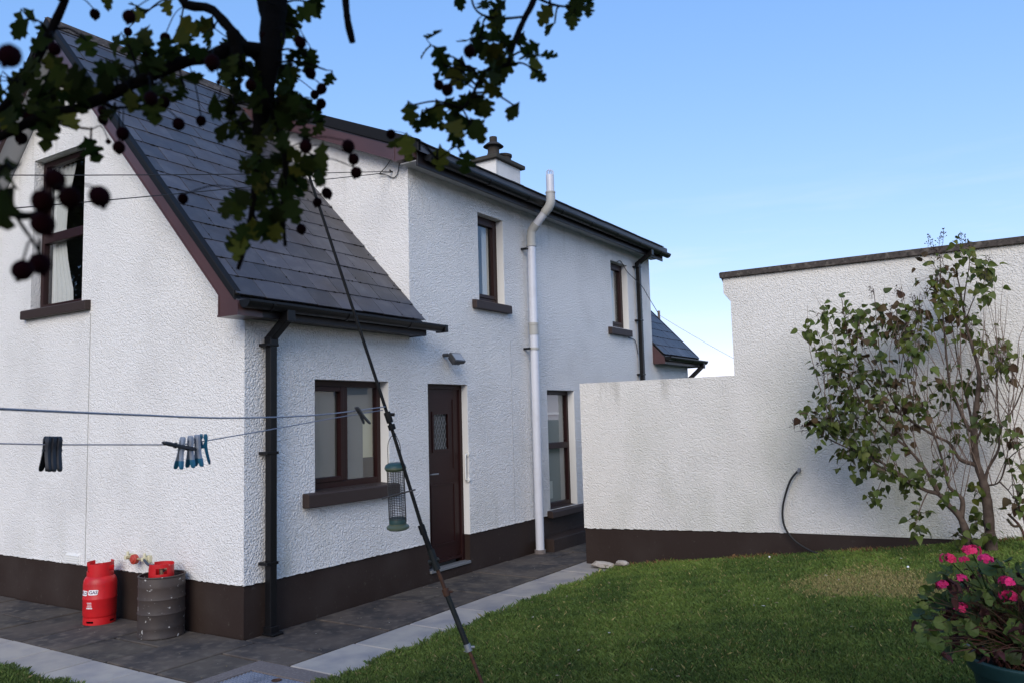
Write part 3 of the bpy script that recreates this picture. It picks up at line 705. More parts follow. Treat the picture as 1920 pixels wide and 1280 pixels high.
for side in (0, 1):
    yy = (lambda y: y) if side == 0 else (lambda y: 2*YR-y)
    b = MB(); x0 = XB-.16
    b.prism([Vector((0,yy(.05),4.61)), Vector((0,yy(YR),4.592+.417*YR)), Vector((0,yy(YR),4.755+.417*YR)), Vector((0,yy(.05),4.775))], Vector((x0,0,0)), Vector((x0+.022,0,0)))
    bo = b.build('bargeboard', mat['barge'], house)
    b = MB(); b.prism([Vector((0,yy(.05),4.600)), Vector((0,yy(YR),4.582+.417*YR)), Vector((0,yy(YR),4.598+.417*YR)), Vector((0,yy(.05),4.616))], Vector((x0-.010,0,0)), Vector((x0+.03,0,0))); b.build('bead', mat['barge'], bo)
    b = MB(); b.prism([Vector((0,yy(.05),4.625)), Vector((0,yy(YR),4.605+.417*YR)), Vector((0,yy(YR),4.617+.417*YR)), Vector((0,yy(.05),4.637))], Vector((x0+.022,0,0)), Vector((XB,0,0))); b.build('verge_soffit', mat['soffit'], bo)
    b = MB(); b.prism([Vector((0,yy(.055),4.600)), Vector((0,yy(-.215),4.600)), Vector((0,yy(-.215),4.665)), Vector((0,yy(.055),4.78))], Vector((x0-.004,0,0)), Vector((XB+.02,0,0))); kb = b.build('boxed_end', mat['barge'], bo)
    b = MB(); b.prism([Vector((0,yy(.068),4.59)), Vector((0,yy(.044),4.59)), Vector((0,yy(.044),4.775)), Vector((0,yy(.068),4.785))], Vector((x0-.012,0,0)), Vector((x0,0,0)))
    b.prism([Vector((0,yy(.05),4.588)), Vector((0,yy(-.22),4.588)), Vector((0,yy(-.22),4.604)), Vector((0,yy(.05),4.604))], Vector((x0-.010,0,0)), Vector((XB,0,0))); b.build('trim_strip', mat['barge'], kb)
    b = MB(); b.prism([Vector((0,yy(-.30),4.757-.125)), Vector((0,yy(YR),4.757+.417*YR)), Vector((0,yy(YR),4.895+.413*YR)), Vector((0,yy(-.30),4.895-.124))], Vector((x0-.025,0,0)), Vector((x0+.03,0,0))); b.build('verge_trim', mat['verge'], bo, bevel=.012)

# chimney
b = MB(); b.box(7.82, 8.70, 2.49, 2.95, 5.6, 6.625); ch = b.build('chimney', mat['render'], house, bevel=.015)
b = MB(); b.box(7.74, 8.78, 2.42, 3.02, 6.622, 6.70); b.build('chimney_cap', mat['capst'], ch, bevel=.012)
b = MB(); b.lathe([(.14,6.70),(.13,6.80),(.11,6.86),(.115,6.95),(.20,6.97),(.13,7.03),(.075,7.06),(.075,7.16),(.065,7.16),(.072,7.1)], (8.10,2.72,0), 20); b.build('chimney_pot', mat['pot'], ch, smooth=True)
b = MB(); b.lathe([(.15,6.70),(.14,6.84),(.16,6.86),(.16,6.90),(.12,6.90),(.12,6.7)], (8.47,2.72,0), 20); b.build('chimney_pot', mat['pot'], ch, smooth=True)

# ---------------------------------------------------------------- pipes
def sqpipe(b, pts, w_=.034):
    b.tube(pts, w_*1.35, 4)
def downpipe(x, ztop, gx, gy, gz, zbot):
    b = MB(); y = -.075; h = .036
    b.box(x-h, x+h, y-h, y+h, zbot, ztop)
    d_ = b.build('downpipe', mat['black'], house, bevel=.007)
    b = MB()
    A = Vector((x, y, ztop+.01)); B = Vector((gx, gy, gz-.10)); C_ = Vector((gx, gy, gz-.02))
    d0 = (B-A).normalized(); sd_ = Vector((1,0,0)); 
    up = d0.cross(sd_).normalized()
    vs = []
    for p in (A-d0*.03, B+d0*.02):
        for s_, t_ in ((-1,-1),(1,-1),(1,1),(-1,1)): vs.append(p+sd_*h*s_+up*h*t_)
    b.add(vs, [(0,1,2,3),(7,6,5,4)]+[(i,(i+1) % 4,4+(i+1) % 4,4+i) for i in range(4)])
    b.box(x-.043, x+.043, y-.043, y+.043, ztop-.06, ztop+.02)
    b.box(gx-.045, gx+.045, gy-.045, gy+.045, gz-.14, gz-.03)
    b.build('swan_neck', mat['black'], d_, bevel=.006)
    z = ztop-.05
    while z > zbot+.2:
        c = MB(); c.box(x-.075, x+.05, y-.040, .0, z-.012, z+.012); c.build('pipe_clip', mat['black'], d_, bevel=.003); z -= .93
    return d_
d1 = downpipe(.225, 2.50, .225, -.285, 2.775, .02)
b = MB(); b.box(.18, .27, -.125, -.03, .002, .07); b.box(.165,.285,-.165,-.03,.0,.018); b.build('shoe', mat['black'], d1, bevel=.005)
d2 = downpipe(8.33, 4.36, 8.36, -.30, 4.63, .02)
d3 = downpipe(10.62, 2.42, 10.80, -.285, 2.775, .02)

b = MB(); SX = 4.66
b.tube([(SX,-.11,.04),(SX,-.11,4.16)], .056, 20, cap=False)
sp = b.build('soil_pipe', mat['pipe'], house, smooth=True)
b = MB(); b.tube([(SX,-.148,4.30),(SX,-.375,4.53)], .054, 18, cap=False); b.build('pipe_length', mat['pipe'], sp, smooth=True)
b = MB(); b.tube([(SX,-.43,4.66),(SX,-.43,4.985)], .054, 18); b.build('pipe_length', mat['pipe'], sp, smooth=True)
b = MB(); b.tube(catmull([(SX,-.11,4.08),(SX,-.11,4.20),(SX,-.13,4.28),(SX,-.20,4.355)], 5), .062, 18); b.build('pipe_bend', mat['collar'], sp, smooth=True)
b = MB(); b.tube(catmull([(SX,-.33,4.485),(SX,-.40,4.555),(SX,-.43,4.63),(SX,-.43,4.74)], 5), .062, 18); b.build('pipe_bend', mat['collar'], sp, smooth=True)
for z0, z1, r_ in ((4.055,4.085,.068),(2.86,3.02,.063),(2.99,3.02,.068),(2.66,2.69,.066),(4.735,4.755,.067)):
    b = MB(); yy = -.43 if z0 > 4.5 else -.11; b.tube([(SX,yy,z0),(SX,yy,z1)], r_, 20); b.build('pipe_collar', mat['collar'], sp, smooth=True)
b = MB()
for z in (4.02, 2.675): b.box(SX-.10, SX-.05, -.09, 0, z-.012, z+.012)
b.build('pipe_bracket', mat['black'], sp)
b = MB()
for k in range(10):
    a = 2*math.pi*k/10; b.tube([(SX+.05*math.cos(a),-.43+.05*math.sin(a),4.97),(SX+.05*math.cos(a),-.43+.05*math.sin(a),5.03),(SX+.02*math.cos(a),-.43+.02*math.sin(a),5.06)], .004, 4)
b.build('vent_cage', mat['pipe'], sp)
b = MB(); b.tube([(SX,-.11,.0),(SX,-.11,.05)], .075, 18); b.build('pipe_base', mat['mortar'], sp)

# ================================================================ GARDEN WALL
gwall = thing('garden_wall', (4.257,-3.5,0), 'white roughcast garden wall stepping up to a taller part with dark coping', 'wall')
XW = 4.257
def yz(y, z): return Vector((0,y,z))
def plin(y): return .424+.028*max(0,-y-.98)*1.0
b = MB(); b.prism([yz(-.98,plin(-.98)), yz(-2.905,plin(-2.905)), yz(-2.905,2.166), yz(-.98,2.162)], Vector((XW,0,0)), Vector((XW+.22,0,0)))
b.build('low_wall', mat['wallrender'], gwall)
b = MB(); b.prism([yz(-2.905,plin(-2.905)), yz(-9.5,plin(-6)), yz(-9.5,3.25), yz(-2.83,3.25), yz(-2.83,3.085), yz(-2.905,2.99)], Vector((XW,0,0)), Vector((XW+3.2,0,0)))
b.build('tall_wall', mat['wallrender'], gwall)
b = MB(); b.prism([yz(-2.806,3.251), yz(-9.5,3.251), yz(-9.5,3.318), yz(-2.812,3.318), yz(-2.800,3.305)], Vector((XW-.04,0,0)), Vector((XW+3.24,0,0))); b.build('coping', mat['stone'], gwall, bevel=.006)
b = MB(); b.prism([yz(-2.828,3.083), yz(-2.904,3.075), yz(-2.904,2.985)], Vector((XW+.012,0,0)), Vector((XW+.6,0,0))); b.prism([yz(-2.81,3.25), yz(-2.832,3.25), yz(-2.832,3.19)], Vector((XW+.012,0,0)), Vector((XW+.6,0,0))); b.build('corbel', mat['stone'], gwall)
b = MB(); b.prism([yz(-.985,-.1), yz(-9.5,-.1), yz(-9.5,plin(-6)+.003), yz(-6,plin(-6)+.003), yz(-.985,plin(-.98)+.003)], Vector((XW+.014,0,0)), Vector((XW+.2,0,0))); b.build('plinth', mat['plinth'], gwall)
b = MB(); y = -.98
while y > -7.5:
    e = y-.04; h = rr.uniform(.002,.011); b.prism([yz(y,plin(y)-h), yz(e,plin(e)-h), yz(e,plin(e)+.006), yz(y,plin(y)+.006)], Vector((XW-.003,0,0)), Vector((XW+.02,0,0))); y = e
tag(b.build('render_lip', mat['wallrender'], gwall), kind='stuff')
# ================================================================ THINGS ON AND BY THE HOUSE
# floodlight above the door
fl = thing('floodlight', (2.86,0,2.48), 'small dark grey floodlight on the wall above the back door', 'light')
b = MB(); b.tube([(2.80,.0,2.50),(2.80,-.06,2.50)], .022, 10); b.tube([(2.80,-.05,2.50),(2.84,-.09,2.49)], .016, 8); b.build('wall_bracket', mat['lampbody'], fl, smooth=True)
T = Matrix.Translation((2.86,-.14,2.455)) @ Matrix.Rotation(math.radians(-38),4,'X')
b = MB()
f0 = [(-.10,-.065),(.10,-.065),(.10,.065),(-.10,.065)]; f1 = [(-.05,-.035),(.05,-.035),(.05,.035),(-.05,.035)]
b.add([T @ Vector((x,-.03,z)) for x, z in f0]+[T @ Vector((x,.01,z)) for x, z in f0]+[T @ Vector((x,.06,z)) for x, z in f1], [(0,1,2,3),(11,10,9,8)]+[(4*i+k,4*i+(k+1) % 4,4*i+4+(k+1) % 4,4*i+4+k) for i in (0,1) for k in range(4)])
b.build('lamp_body', mat['lampbody'], fl, bevel=.004)
b = MB(); b.box(-.085,.085,-.034,-.031,-.05,.05, T); b.build('lamp_glass', mat['lampglass'], fl)
b = MB()
for k in range(5): b.box(-.06+.03*k-.004,-.06+.03*k+.004,.012,.055,-.05,.05, T)
b.build('cooling_fins', mat['lampbody'], fl)

# grab rail beside the door
gr = thing('grab_rail', (3.25,.02,1.2), 'short white vertical grab rail on the jamb beside the brown door', 'grab rail')
GX, GY = 3.252, .012
b = MB(); b.tube(catmull([(GX,GY,1.355),(GX-.040,GY,1.35),(GX-.052,GY,1.31),(GX-.052,GY,1.10),(GX-.040,GY,1.06),(GX,GY,1.055)],5), .013, 12); b.build('rail', mat['white'], gr, smooth=True)
for z in (1.355,1.055):
    c = MB(); c.tube([(GX-.016,GY,z),(GX+.002,GY,z)], .032, 18); c.build('mounting_flange', mat['white'], gr, smooth=True, bevel=.004)

# gas bottles ---------------------------------------------------------------
def gas_bottle(x, y, z0, label, foot=True, s=1.0, rot=0):
    t = thing('gas_bottle', (x,y,z0), label, 'gas bottle', 'red gas bottles')
    c = (x,y,z0); R_ = .142*s
    pr = [(R_*.80,.045),(R_*.95,.06),(R_,.085),(R_,.215),(R_+.003,.222),(R_+.003,.232),(R_,.239),(R_,.355),(R_*.97,.385),(R_*.86,.415),(R_*.66,.435),(R_*.2,.445),(0.001,.446)]
    b = MB(); b.lathe(pr, c, 40); b.build('cylinder', mat['red'], t, smooth=True)
    n = 48; off = int(rot/(2*math.pi)*n)
    b = MB(); b.ring(c, R_*.97, R_*.97-.005, [0,.012,.018,.036,.042,.062], n, lambda k, j: not ((j in (2,)) and ((k+off) % 12) in (2,3,4,5)))
    b.build('foot_ring', mat['red'], t, smooth=True)
    def mk(k, j):
        a = (k+off) % n
        if j >= 3 and a in range(14, 24): return False          # open mouth in front of the valve
        if j in (1,2) and (a in range(2, 8) or a in range(30, 37)): return False   # hand holes
        if j == 4 and a in range(38, 46): return False
        return True
    b = MB(); b.ring(c, R_*.80, R_*.80-.005, [.405,.465,.49,.515,.535,.548], n, mk)
    b.build('collar', mat['red'], t, smooth=True)
    b = MB(); b.tube([(x,y,z0+.44),(x,y,z0+.50)], .018, 12); b.tube([(x,y,z0+.485),(x+.05,y,z0+.485)], .014, 10); b.tube([(x,y,z0+.50),(x,y,z0+.515)], .028, 12); b.build('valve', mat['brass'], t, smooth=True)
    return t
GBX, GBY = -.205, 1.73
gb = gas_bottle(GBX, GBY, 0, 'red gas bottle with white lettering standing free on the paving', rot=math.radians(100))
# lettering wrapped on the cylinder
view_a = math.atan2(CAM.y-GBY, CAM.x-GBX)
def wrap(me, a0, zc, R_, c):
    for v in me.vertices:
        a = a0 + v.co.x/R_; rr_ = R_ + v.co.z
        v.co = (c[0]+rr_*math.cos(a), c[1]+rr_*math.sin(a), zc+v.co.y)
def text_mesh(txt, size, lift, shear=0):
    cu = bpy.data.curves.new('lettering', 'FONT'); cu.body = txt; cu.size = size; cu.align_x = 'CENTER'; cu.align_y = 'CENTER'; cu.resolution_u = 3; cu.offset = size*.02; cu.shear = shear
    to = bpy.data.objects.new('lettering', cu); COL.objects.link(to)
    dg = bpy.context.evaluated_depsgraph_get(); me = bpy.data.meshes.new_from_object(to.evaluated_get(dg)); bpy.data.objects.remove(to)
    for v in me.vertices: v.co.z = lift
    return me
def patch(w_, h_, lift, skew=0):
    b = MB(); n = 12
    for i in range(n+1):
        u = -w_/2+w_*i/n; k = 1-.18*(abs(2*i/n-1)**6)
        b.v += [(u-skew, -h_/2*k, lift), (u+skew, h_/2*k, lift)]
    b.f = [(2*i,2*i+2,2*i+3,2*i+1) for i in range(n)]; return b.mesh('label_patch', None, recalc=False)
lab_a = view_a - math.radians(30)
for txt, da, wd, dz in (('GAS', math.radians(6), .085, .004), ('FLO', math.radians(-32), .075, -.004)):
    me = patch(wd, .046, .0012, .004); wrap(me, lab_a+da, .288+dz, .1425, (GBX,GBY)); me.materials.append(mat['whitetxt'])
    o = bpy.data.objects.new('label_patch', me); COL.objects.link(o); adopt(o, gb)
    me = text_mesh(txt, .040, .0022, .15); wrap(me, lab_a+da, .288+dz, .1425, (GBX,GBY)); me.materials.append(mat['purple'])
    o2 = bpy.data.objects.new('lettering', me); COL.objects.link(o2); adopt(o2, o)
b = MB(); rt = random.Random(5)
for r_, (wd, hh) in enumerate(((.042,.006),(.034,.006),(.040,.006),(.056,.012))):   # small print, too small to read
    z = .20-.0155*r_; u = -wd/2
    while u < wd/2:
        l = rt.uniform(.004,.008); b.add([(u,z-hh/2,.0015),(u+l,z-hh/2,.0015),(u+l,z+hh/2,.0015),(u,z+hh/2,.0015)], [(0,1,2,3)]); u += l+.002
me = b.mesh('small_print', mat['whitetxt'], recalc=False); wrap(me, lab_a-math.radians(8), 0, .1425, (GBX,GBY))
o = bpy.data.objects.new('small_print', me); COL.objects.link(o); adopt(o, gb)

DX, DY = -.215, .79
drum = thing('steel_drum', (DX,DY,0), 'brown painted steel drum with flaking paint by the gable corner', 'drum')
R_ = .188
pr = [(R_*.96,.0),(R_+.004,.004),(R_+.004,.016),(R_,.022),(R_,.075),(R_+.003,.088),(R_,.10),(R_,.185),(R_+.006,.20),(R_,.215),(R_,.305),(R_+.006,.32),(R_,.335),(R_,.41),(R_+.003,.42),(R_,.43),(R_,.492),(R_-.006,.50)]
b = MB(); b.lathe(pr, (DX,DY,0), 48); b.lathe([(R_-.006,.495),(R_-.006,.02),(.001,.02)], (DX,DY,0), 48); b.build('shell', mat['drum'], drum, smooth=True)
b = MB(); n = 48
b.tube([(DX+(R_-.002)*math.cos(a),DY+(R_-.002)*math.sin(a),.502) for a in [2*math.pi*k/n for k in range(n+1)]], .008, 8, cap=False); b.build('rim', mat['drum'], drum, smooth=True)
gas_bottle(DX+.0, DY+.01, .052, 'red gas bottle sunk inside the brown drum, only its collar showing', s=.90, rot=math.radians(20))

reg = thing('gas_regulator', (-.05,1.35,.57), 'red gas regulator with cream brackets and hose on the gable wall', 'gas regulator')
b = MB(); b.tube([(-.055,1.41,.566),(-.095,1.41,.566)], .045, 18); b.tube([(-.045,1.41,.566),(-.105,1.41,.566)], .030, 14); b.build('regulator_body', mat['regred'], reg, smooth=True, bevel=.006)
b = MB(); b.tube([(-.07,1.545,.575),(-.07,1.28,.570)], .011, 10); b.build('gas_pipe', mat['brass'], reg, smooth=True)
for yy in (1.545, 1.285):
    c = MB(); c.box(-.03,.0,yy-.03,yy+.03,.535,.60); c.box(-.085,-.03,yy-.014,yy+.014,.555,.59); c.tube([(-.055,yy,.585),(-.055,yy,.625)], .012, 8); c.build('bracket', mat['cream'], reg, bevel=.004)
b = MB(); b.tube(catmull([(-.07,1.27,.568),(-.09,1.17,.535),(-.12,1.05,.545),(-.13,.96,.56),(-.17,.87,.56),(-.205,.78,.53)],6), .011, 10); b.build('hose', mat['hose'], reg, smooth=True)

# stones and weeds at the foot of the garden wall
def rock(x, y, z, sx_, sy_, sz_, label, seed):
    q = random.Random(seed); bm = bmesh.new(); bmesh.ops.create_icosphere(bm, subdivisions=2, radius=1)
    for v in bm.verts: v.co *= q.uniform(.82,1.12); v.co.x *= sx_; v.co.y *= sy_; v.co.z = max(-.4*sz_, v.co.z*sz_)
    me = bpy.data.meshes.new('stone'); bm.to_mesh(me); bm.free(); me.materials.append(mat['rock'])
    o = bpy.data.objects.new('stone', me); COL.objects.link(o); o.location = (x,y,z); tag(o, label, 'stone', 'stones at the wall foot'); return o
rock(4.06,-1.30,.035,.075,.17,.045,'long flat pale stone at the corner of the garden wall',1)
rock(4.10,-1.53,.06,.06,.09,.04,'small pale stone half hidden in grass beside the long one',2)

# hose from the garden wall
hz = thing('garden_hose', (4.2,-3.5,.3), 'black hose curving from the garden wall down to the grass', 'hose')
pts = [(4.262,-3.545,1.13),(4.215,-3.525,1.125),(4.19,-3.445,1.01),(4.19,-3.365,.76),(4.19,-3.37,.565),(4.19,-3.46,.425),(4.17,-3.61,.335),(4.12,-3.74,lawn_z(4.1,-3.7)+.01),(4.0,-3.86,lawn_z(4.0,-3.86)-.02)]
b = MB(); b.tube(catmull(pts,6), .011, 10); b.build('hose_tube', mat['cable'], hz, smooth=True)
b = MB(); b.tube([(4.26,-3.545,1.135),(4.20,-3.545,1.135)], .016, 10); b.tube([(4.235,-3.56,1.155),(4.235,-3.53,1.155)], .009, 8); b.build('wall_outlet', mat['zinc'], hz, smooth=True)

# telegraph pole and cables
tp = pxp(1235, 583, 60)
tpo = thing('telegraph_pole', (tp.x,tp.y,-.1), 'distant wooden telegraph pole just above the far slate roof', 'pole')
b = MB(); b.tube([(tp.x,tp.y,-.1),(tp.x,tp.y,tp.z)], [.14,.095], 12); b.build('post', mat['telewood'], tpo, smooth=True)
b = MB(); b.box(tp.x-.5,tp.x+.5,tp.y-.05,tp.y+.05,tp.z-1.0,tp.z-.88); b.build('cross_arm', mat['telewood'], tpo)
def cable(name, pts, r_, label, m='cable', n=5):
    b = MB(); b.tube(pts, r_, n); o = b.build(name, mat[m]); return tag(o, label, 'cable', 'cables')
def sagged(p, q, sag, n=14):
    p, q = Vector(p), Vector(q); return [p.lerp(q,i/n)-Vector((0,0,sag*4*(i/n)*(1-i/n))) for i in range(n+1)]
wb_ = Vector((2.19,.22,4.545))
cable('overhead_cable', sagged(wb_, wb_.lerp(pxp(-500,292,5.2), 2.2), .12), .0045, 'upper overhead cable crossing the gable to the tall wall')
cable('overhead_cable', sagged(wb_+Vector((0,0,-.01)), wb_.lerp(pxp(-500,400,4.6), 2.2), .10), .0045, 'lower overhead cable slanting up across the gable to the tall wall')
cbk = thing('cable_bracket', (2.2,.22,4.5), 'small cable hook with looped wire under the wine bargeboard', 'bracket')
b = MB(); b.tube([(2.215,.22,4.545),(2.17,.22,4.545),(2.165,.22,4.56)], .008, 6); b.build('hook', mat['cable'], cbk)
b = MB(); b.tube(catmull([(2.165,.42,4.55),(2.19,.30,4.52),(2.195,.20,4.47),(2.195,.14,4.50),(2.19,.10,4.62)],6), .005, 5); b.tube(catmull([(2.17,.37,4.55),(2.18,.28,4.62),(2.17,.19,4.70)],5), .005, 5); b.build('wire_loop', mat['cable'], cbk)
cable('wall_cable', catmull([(7.60,-.012,4.30),(7.75,-.015,4.33),(8.0,-.02,4.18),(8.30,-.13,3.98),(8.55,-.14,3.82),(8.95,-.16,3.55)],6)+[tp+Vector((0,0,-.35))], .006, 'black cable looping from the far upper window past the downpipe')
cable('wall_cable', catmull([(7.95,-.012,3.06),(8.1,-.015,3.05),(8.22,-.02,3.0),(8.28,-.03,2.8)],6), .006, 'short cable below the far upper window sill')
cable('distant_cable', sagged(tp+Vector((0,0,-.3)), pxp(1640,800,40), .3), .011, 'thin distant cable sloping down from the telegraph pole')

# ================================================================ CLOTHES LINE
PT = [pxp(578,325,3.62), pxp(722,762,3.42), pxp(792,992,3.33), pxp(836,1108,3.29), pxp(877,1212,3.24), pxp(908,1290,3.20)]
dn = (PT[-1]-PT[-2]).normalized()
foot = PT[-1]+dn*((PT[-1].z-lawn_z(PT[-1].x,PT[-1].y)+.03)/-dn.z)
cp = thing('clothes_pole', foot, 'dark leaning clothes line pole with rusty joints in front of the window', 'clothes pole')
b = MB(); b.tube([PT[0],PT[1],PT[2]+(PT[3]-PT[2])*.1], [.0062,.0070,.0078], 12); b.build('upper_tube', mat['pole'], cp, smooth=True)
b = MB(); b.tube([PT[2]-(PT[2]-PT[1])*.02,PT[2].lerp(PT[3],.5)], [.0110,.0120], 12); b.build('sleeve', mat['pole'], cp, smooth=True)
b = MB(); b.tube([PT[2].lerp(PT[3],.35),PT[3]], .0078, 12); b.build('rusty_rod', mat['rust'], cp, smooth=True)
b = MB(); b.tube([PT[3],PT[4]], .0112, 14); b.build('lower_tube', mat['poleold'], cp, smooth=True)
b = MB(); b.tube([PT[4],PT[5],foot], .0072, 10); b.build('ground_spike', mat['rust'], cp, smooth=True)
b = MB(); ax = (PT[1]-PT[0]).normalized(); cr0 = RM @ Vector((1,0,0))
for t_, r_, l in ((-.005,.0145,.045),(.050,.0155,.022)):
    c = PT[1]+ax*(t_+.03); b.tube([c,c+ax*l], r_, 10)
b.tube([PT[1]+ax*.035+cr0*.008, PT[1]+ax*.035+cr0*.030], .007, 8); b.build('line_clamp', mat['pole'], cp, smooth=True)
b = MB(); c = PT[2].lerp(PT[3],.5)
b.tube([c-ax*.045,c+ax*.04], .0150, 10); b.tube([c-cr0*.026+ax*.01,c+cr0*.022-ax*.005], .010, 8); b.build('joint_clamp', mat['poleold'], cp, smooth=True)
for i, m_ in ((3,'rust'),(4,'zinc')):
    b = MB(); b.tube([PT[i]-ax*.012,PT[i]+ax*.018], .0142, 14); b.tube([PT[i], PT[i]+cr0*.028], .005, 8); b.build('tube_collar', mat[m_], cp, smooth=True)
b = MB(); b.tube([PT[2]-ax*.02,PT[2]+ax*.02], .0142, 10); b.build('tube_collar', mat['pole'], cp, smooth=True)

P2 = [pxp(-400,748,1.0),pxp(0,766,1.35),pxp(250,777,1.75),pxp(440,783,2.25),pxp(600,777,2.85),pxp(722,762,3.41)]
P2.insert(0, P2[0]+(P2[0]-P2[1]).normalized()*3.5)
o = MB(); o.tube(catmull(P2,6), .0023, 6); o = tag(o.build('clothes_line', mat['line'], smooth='all'), 'upper grey clothes line strung to the leaning pole', 'clothes line', 'clothes lines')
P3 = [pxp(-400,825,1.55),pxp(0,831,1.95),pxp(97,833,2.02),pxp(340,833,2.2),pxp(385,826,2.24),pxp(500,806,2.55),pxp(620,784,2.95),pxp(718,768,3.40)]
L3 = []
for a, c in zip(P3[:-1],P3[1:]): L3 += [a.lerp(c,i/4) for i in range(4)]
L3.append(P3[-1]); L3.insert(0, P3[0]+(P3[0]-P3[1]).normalized()*3.5)
o = MB(); o.tube(L3, .0018, 6); o = tag(o.build('clothes_line', mat['line'], smooth='all'), 'lower clothes line sagging under the pegs', 'clothes line', 'clothes lines')

ldir = (P3[3]-P3[2]).normalized(); vdir = RM @ Vector((0,0,-1))
def peg(p, m_, tip, label, roll=0, spin=0, swing=0, L_=.076, wd=.011, grp='clothes pegs'):
    """two sprung levers that grip the line near their top"""
    t = thing('clothes_peg', p, label, 'clothes peg', grp)
    B = Matrix.Identity(3); ex = ldir; ez = Vector((0,0,1)); ey = ez.cross(ex).normalized(); ez = ex.cross(ey)
    B = Matrix((ex,ey,ez)).transposed().to_4x4()
    T = Matrix.Translation(p) @ B @ Matrix.Rotation(spin,4,'Z') @ Matrix.Rotation(roll,4,'Y') @ Matrix.Rotation(swing,4,'X')
    SC = 1.10
    secs = [tuple(q_*SC if i_ < 3 else q_ for i_, q_ in enumerate(e_)) for e_ in [(.019,.003,.0075,.45),(.0165,.001,.0095,.80),(.010,.0006,.0108,.98),(.003,.004,.0104,1),(-.006,.001,.0098,1),(-.014,.0022,.0100,.97),(-.026,.0050,.0118,1),(-.040,.0085,.0148,1.04),(-.052,.0118,.0180,1.0),(-.058,.0138,.0186,.78),(-.0605,.0150,.0176,.40)]]
    for s_ in (-1, 1):
        def lever(sel, nm, mt, par, gx=0):
            b = MB(); n = len(sel)
            for z, yi, yo, k in sel:
                h = wd/2*k+gx
                for x_, y_ in ((-h,yi),(-h*.55,yo),(h*.55,yo),(h,yi)): b.v.append(tuple(T @ Vector((x_, s_*(y_+(gx if y_ == yo else -gx)), z))))
            b.f = [(4*i+k,4*i+(k+1) % 4,4*i+4+(k+1) % 4,4*i+4+k) for i in range(n-1) for k in range(4)]+[(0,1,2,3),(4*n-1,4*n-2,4*n-3,4*n-4)]
            return b.build(nm, mat[mt], par, smooth=True)
        lv = lever(secs, 'lever', m_, t)
        if tip: lever(secs[7:], 'grip_tip', tip, lv, .0006)
    b = MB(); b.tube([T @ Vector((-wd/2-.002,0,-.014)), T @ Vector((wd/2+.002,0,-.014))], .0042, 8); b.build('spring', mat['zinc'] if tip else mat[m_], t, smooth=True)
    return t
def lpt(px, d, dz=0): 
    best = min(L3+[a.lerp(c,.5) for a, c in zip(L3[:-1],L3[1:])], key=lambda q: abs((RM.transposed() @ (q-CAM)).x/-(RM.transposed() @ (q-CAM)).z*FPX+960-px)); 
    a, c = None, None
    for i in range(len(L3)-1):
        xa = (RM.transposed() @ (L3[i]-CAM)); xc = (RM.transposed() @ (L3[i+1]-CAM)); ua = xa.x/-xa.z*FPX+960; uc = xc.x/-xc.z*FPX+960
        if ua <= px <= uc: return L3[i].lerp(L3[i+1],(px-ua)/(uc-ua+1e-9))
    return best
for px_, nm in ((88,'left'),(98.5,'middle'),(109,'right')):
    peg(lpt(px_,0), 'pegblack', None, '%s of three black pegs side by side on the lower line' % nm, spin=.48 if nm == 'left' else .38, wd=.0150)
for px_, nm, ro in ((341,'left',.10),(357,'middle',-.05),(370,'right',-.12)):
    peg(lpt(px_,0), 'peggrey', 'pegteal', '%s of three grey pegs with teal tips on the lower line' % nm, roll=ro, spin=.25, wd=.0125)
peg(lpt(381,0), 'pegteal', None, 'teal peg tilted at the right end of the peg bunch', roll=-.30, spin=1.2, swing=.0, L_=.06)
peg(lpt(325,0)+Vector((0,0,.004))-vdir*.02, 'pegblack', None, 'black peg lying sideways across the grey and teal pegs', roll=-1.35, spin=.15)
pk = pxp(673,770,3.13)
peg(pk, 'lampbody', None, 'lone grey peg on the line in front of the window', roll=-.75, spin=.3)

# bird feeder
fc = pxp(741,868,3.40); fb = fc-Vector((0,0,.275))
ax_f = (pxp(746,983,3.40)-fc).normalized(); 
bf = thing('bird_feeder', fb, 'wire mesh bird feeder with green lid and base hanging from the pole', 'bird feeder')
TF = Matrix.Translation(fc) @ (-ax_f).to_track_quat('Z','Y').to_matrix().to_4x4()
def latheT(prof, T, n=24):
    b = MB(); b.lathe(prof, (0,0,0), n); b.v = [tuple(T @ Vector(p)) for p in b.v]; return b
latheT([(.001,.002),(.030,.001),(.041,-.005),(.045,-.014),(.041,-.018),(.037,-.012),(.001,-.010)], TF).build('lid', mat['feedteal'], bf, smooth=True)
latheT([(.0445,-.013),(.046,-.020),(.040,-.030),(.037,-.030),(.037,-.016)], TF).build('lid_rim', mat['feedgreen'], bf, smooth=True)
b = MB(); rF = .0345; hF = .245
for k in range(20):
    a = 2*math.pi*k/20; b.tube([TF @ Vector((rF*math.cos(a),rF*math.sin(a),-.02)), TF @ Vector((rF*math.cos(a),rF*math.sin(a),-hF))], .0009, 4, cap=False)
for j in range(31):
    z = -.028-(hF-.035)*j/30; b.tube([TF @ Vector((rF*math.cos(a),rF*math.sin(a),z)) for a in [2*math.pi*k/20 for k in range(21)]], .0011, 4, cap=False)
b.build('wire_mesh', mat['wire'], bf)
for s_ in (-1,1):
    c = MB(); c.tube([TF @ Vector((s_*.037,0,-.015)), TF @ Vector((s_*.037,0,-hF))], .002, 6); c.build('side_rod', mat['wire'], bf)
latheT([(.036,-.248),(.037,-.256),(.047,-.264),(.0475,-.272),(.040,-.277),(.001,-.277)], TF).build('base', mat['feedgreen'], bf, smooth=True)
latheT([(.001,-.226),(.033,-.228),(.0365,-.24),(.0365,-.250)], TF).build('base_insert', mat['feedteal'], bf, smooth=True)
hk = TF @ Vector((.0,0,.10)); cr = RM @ Vector((1,0,0))
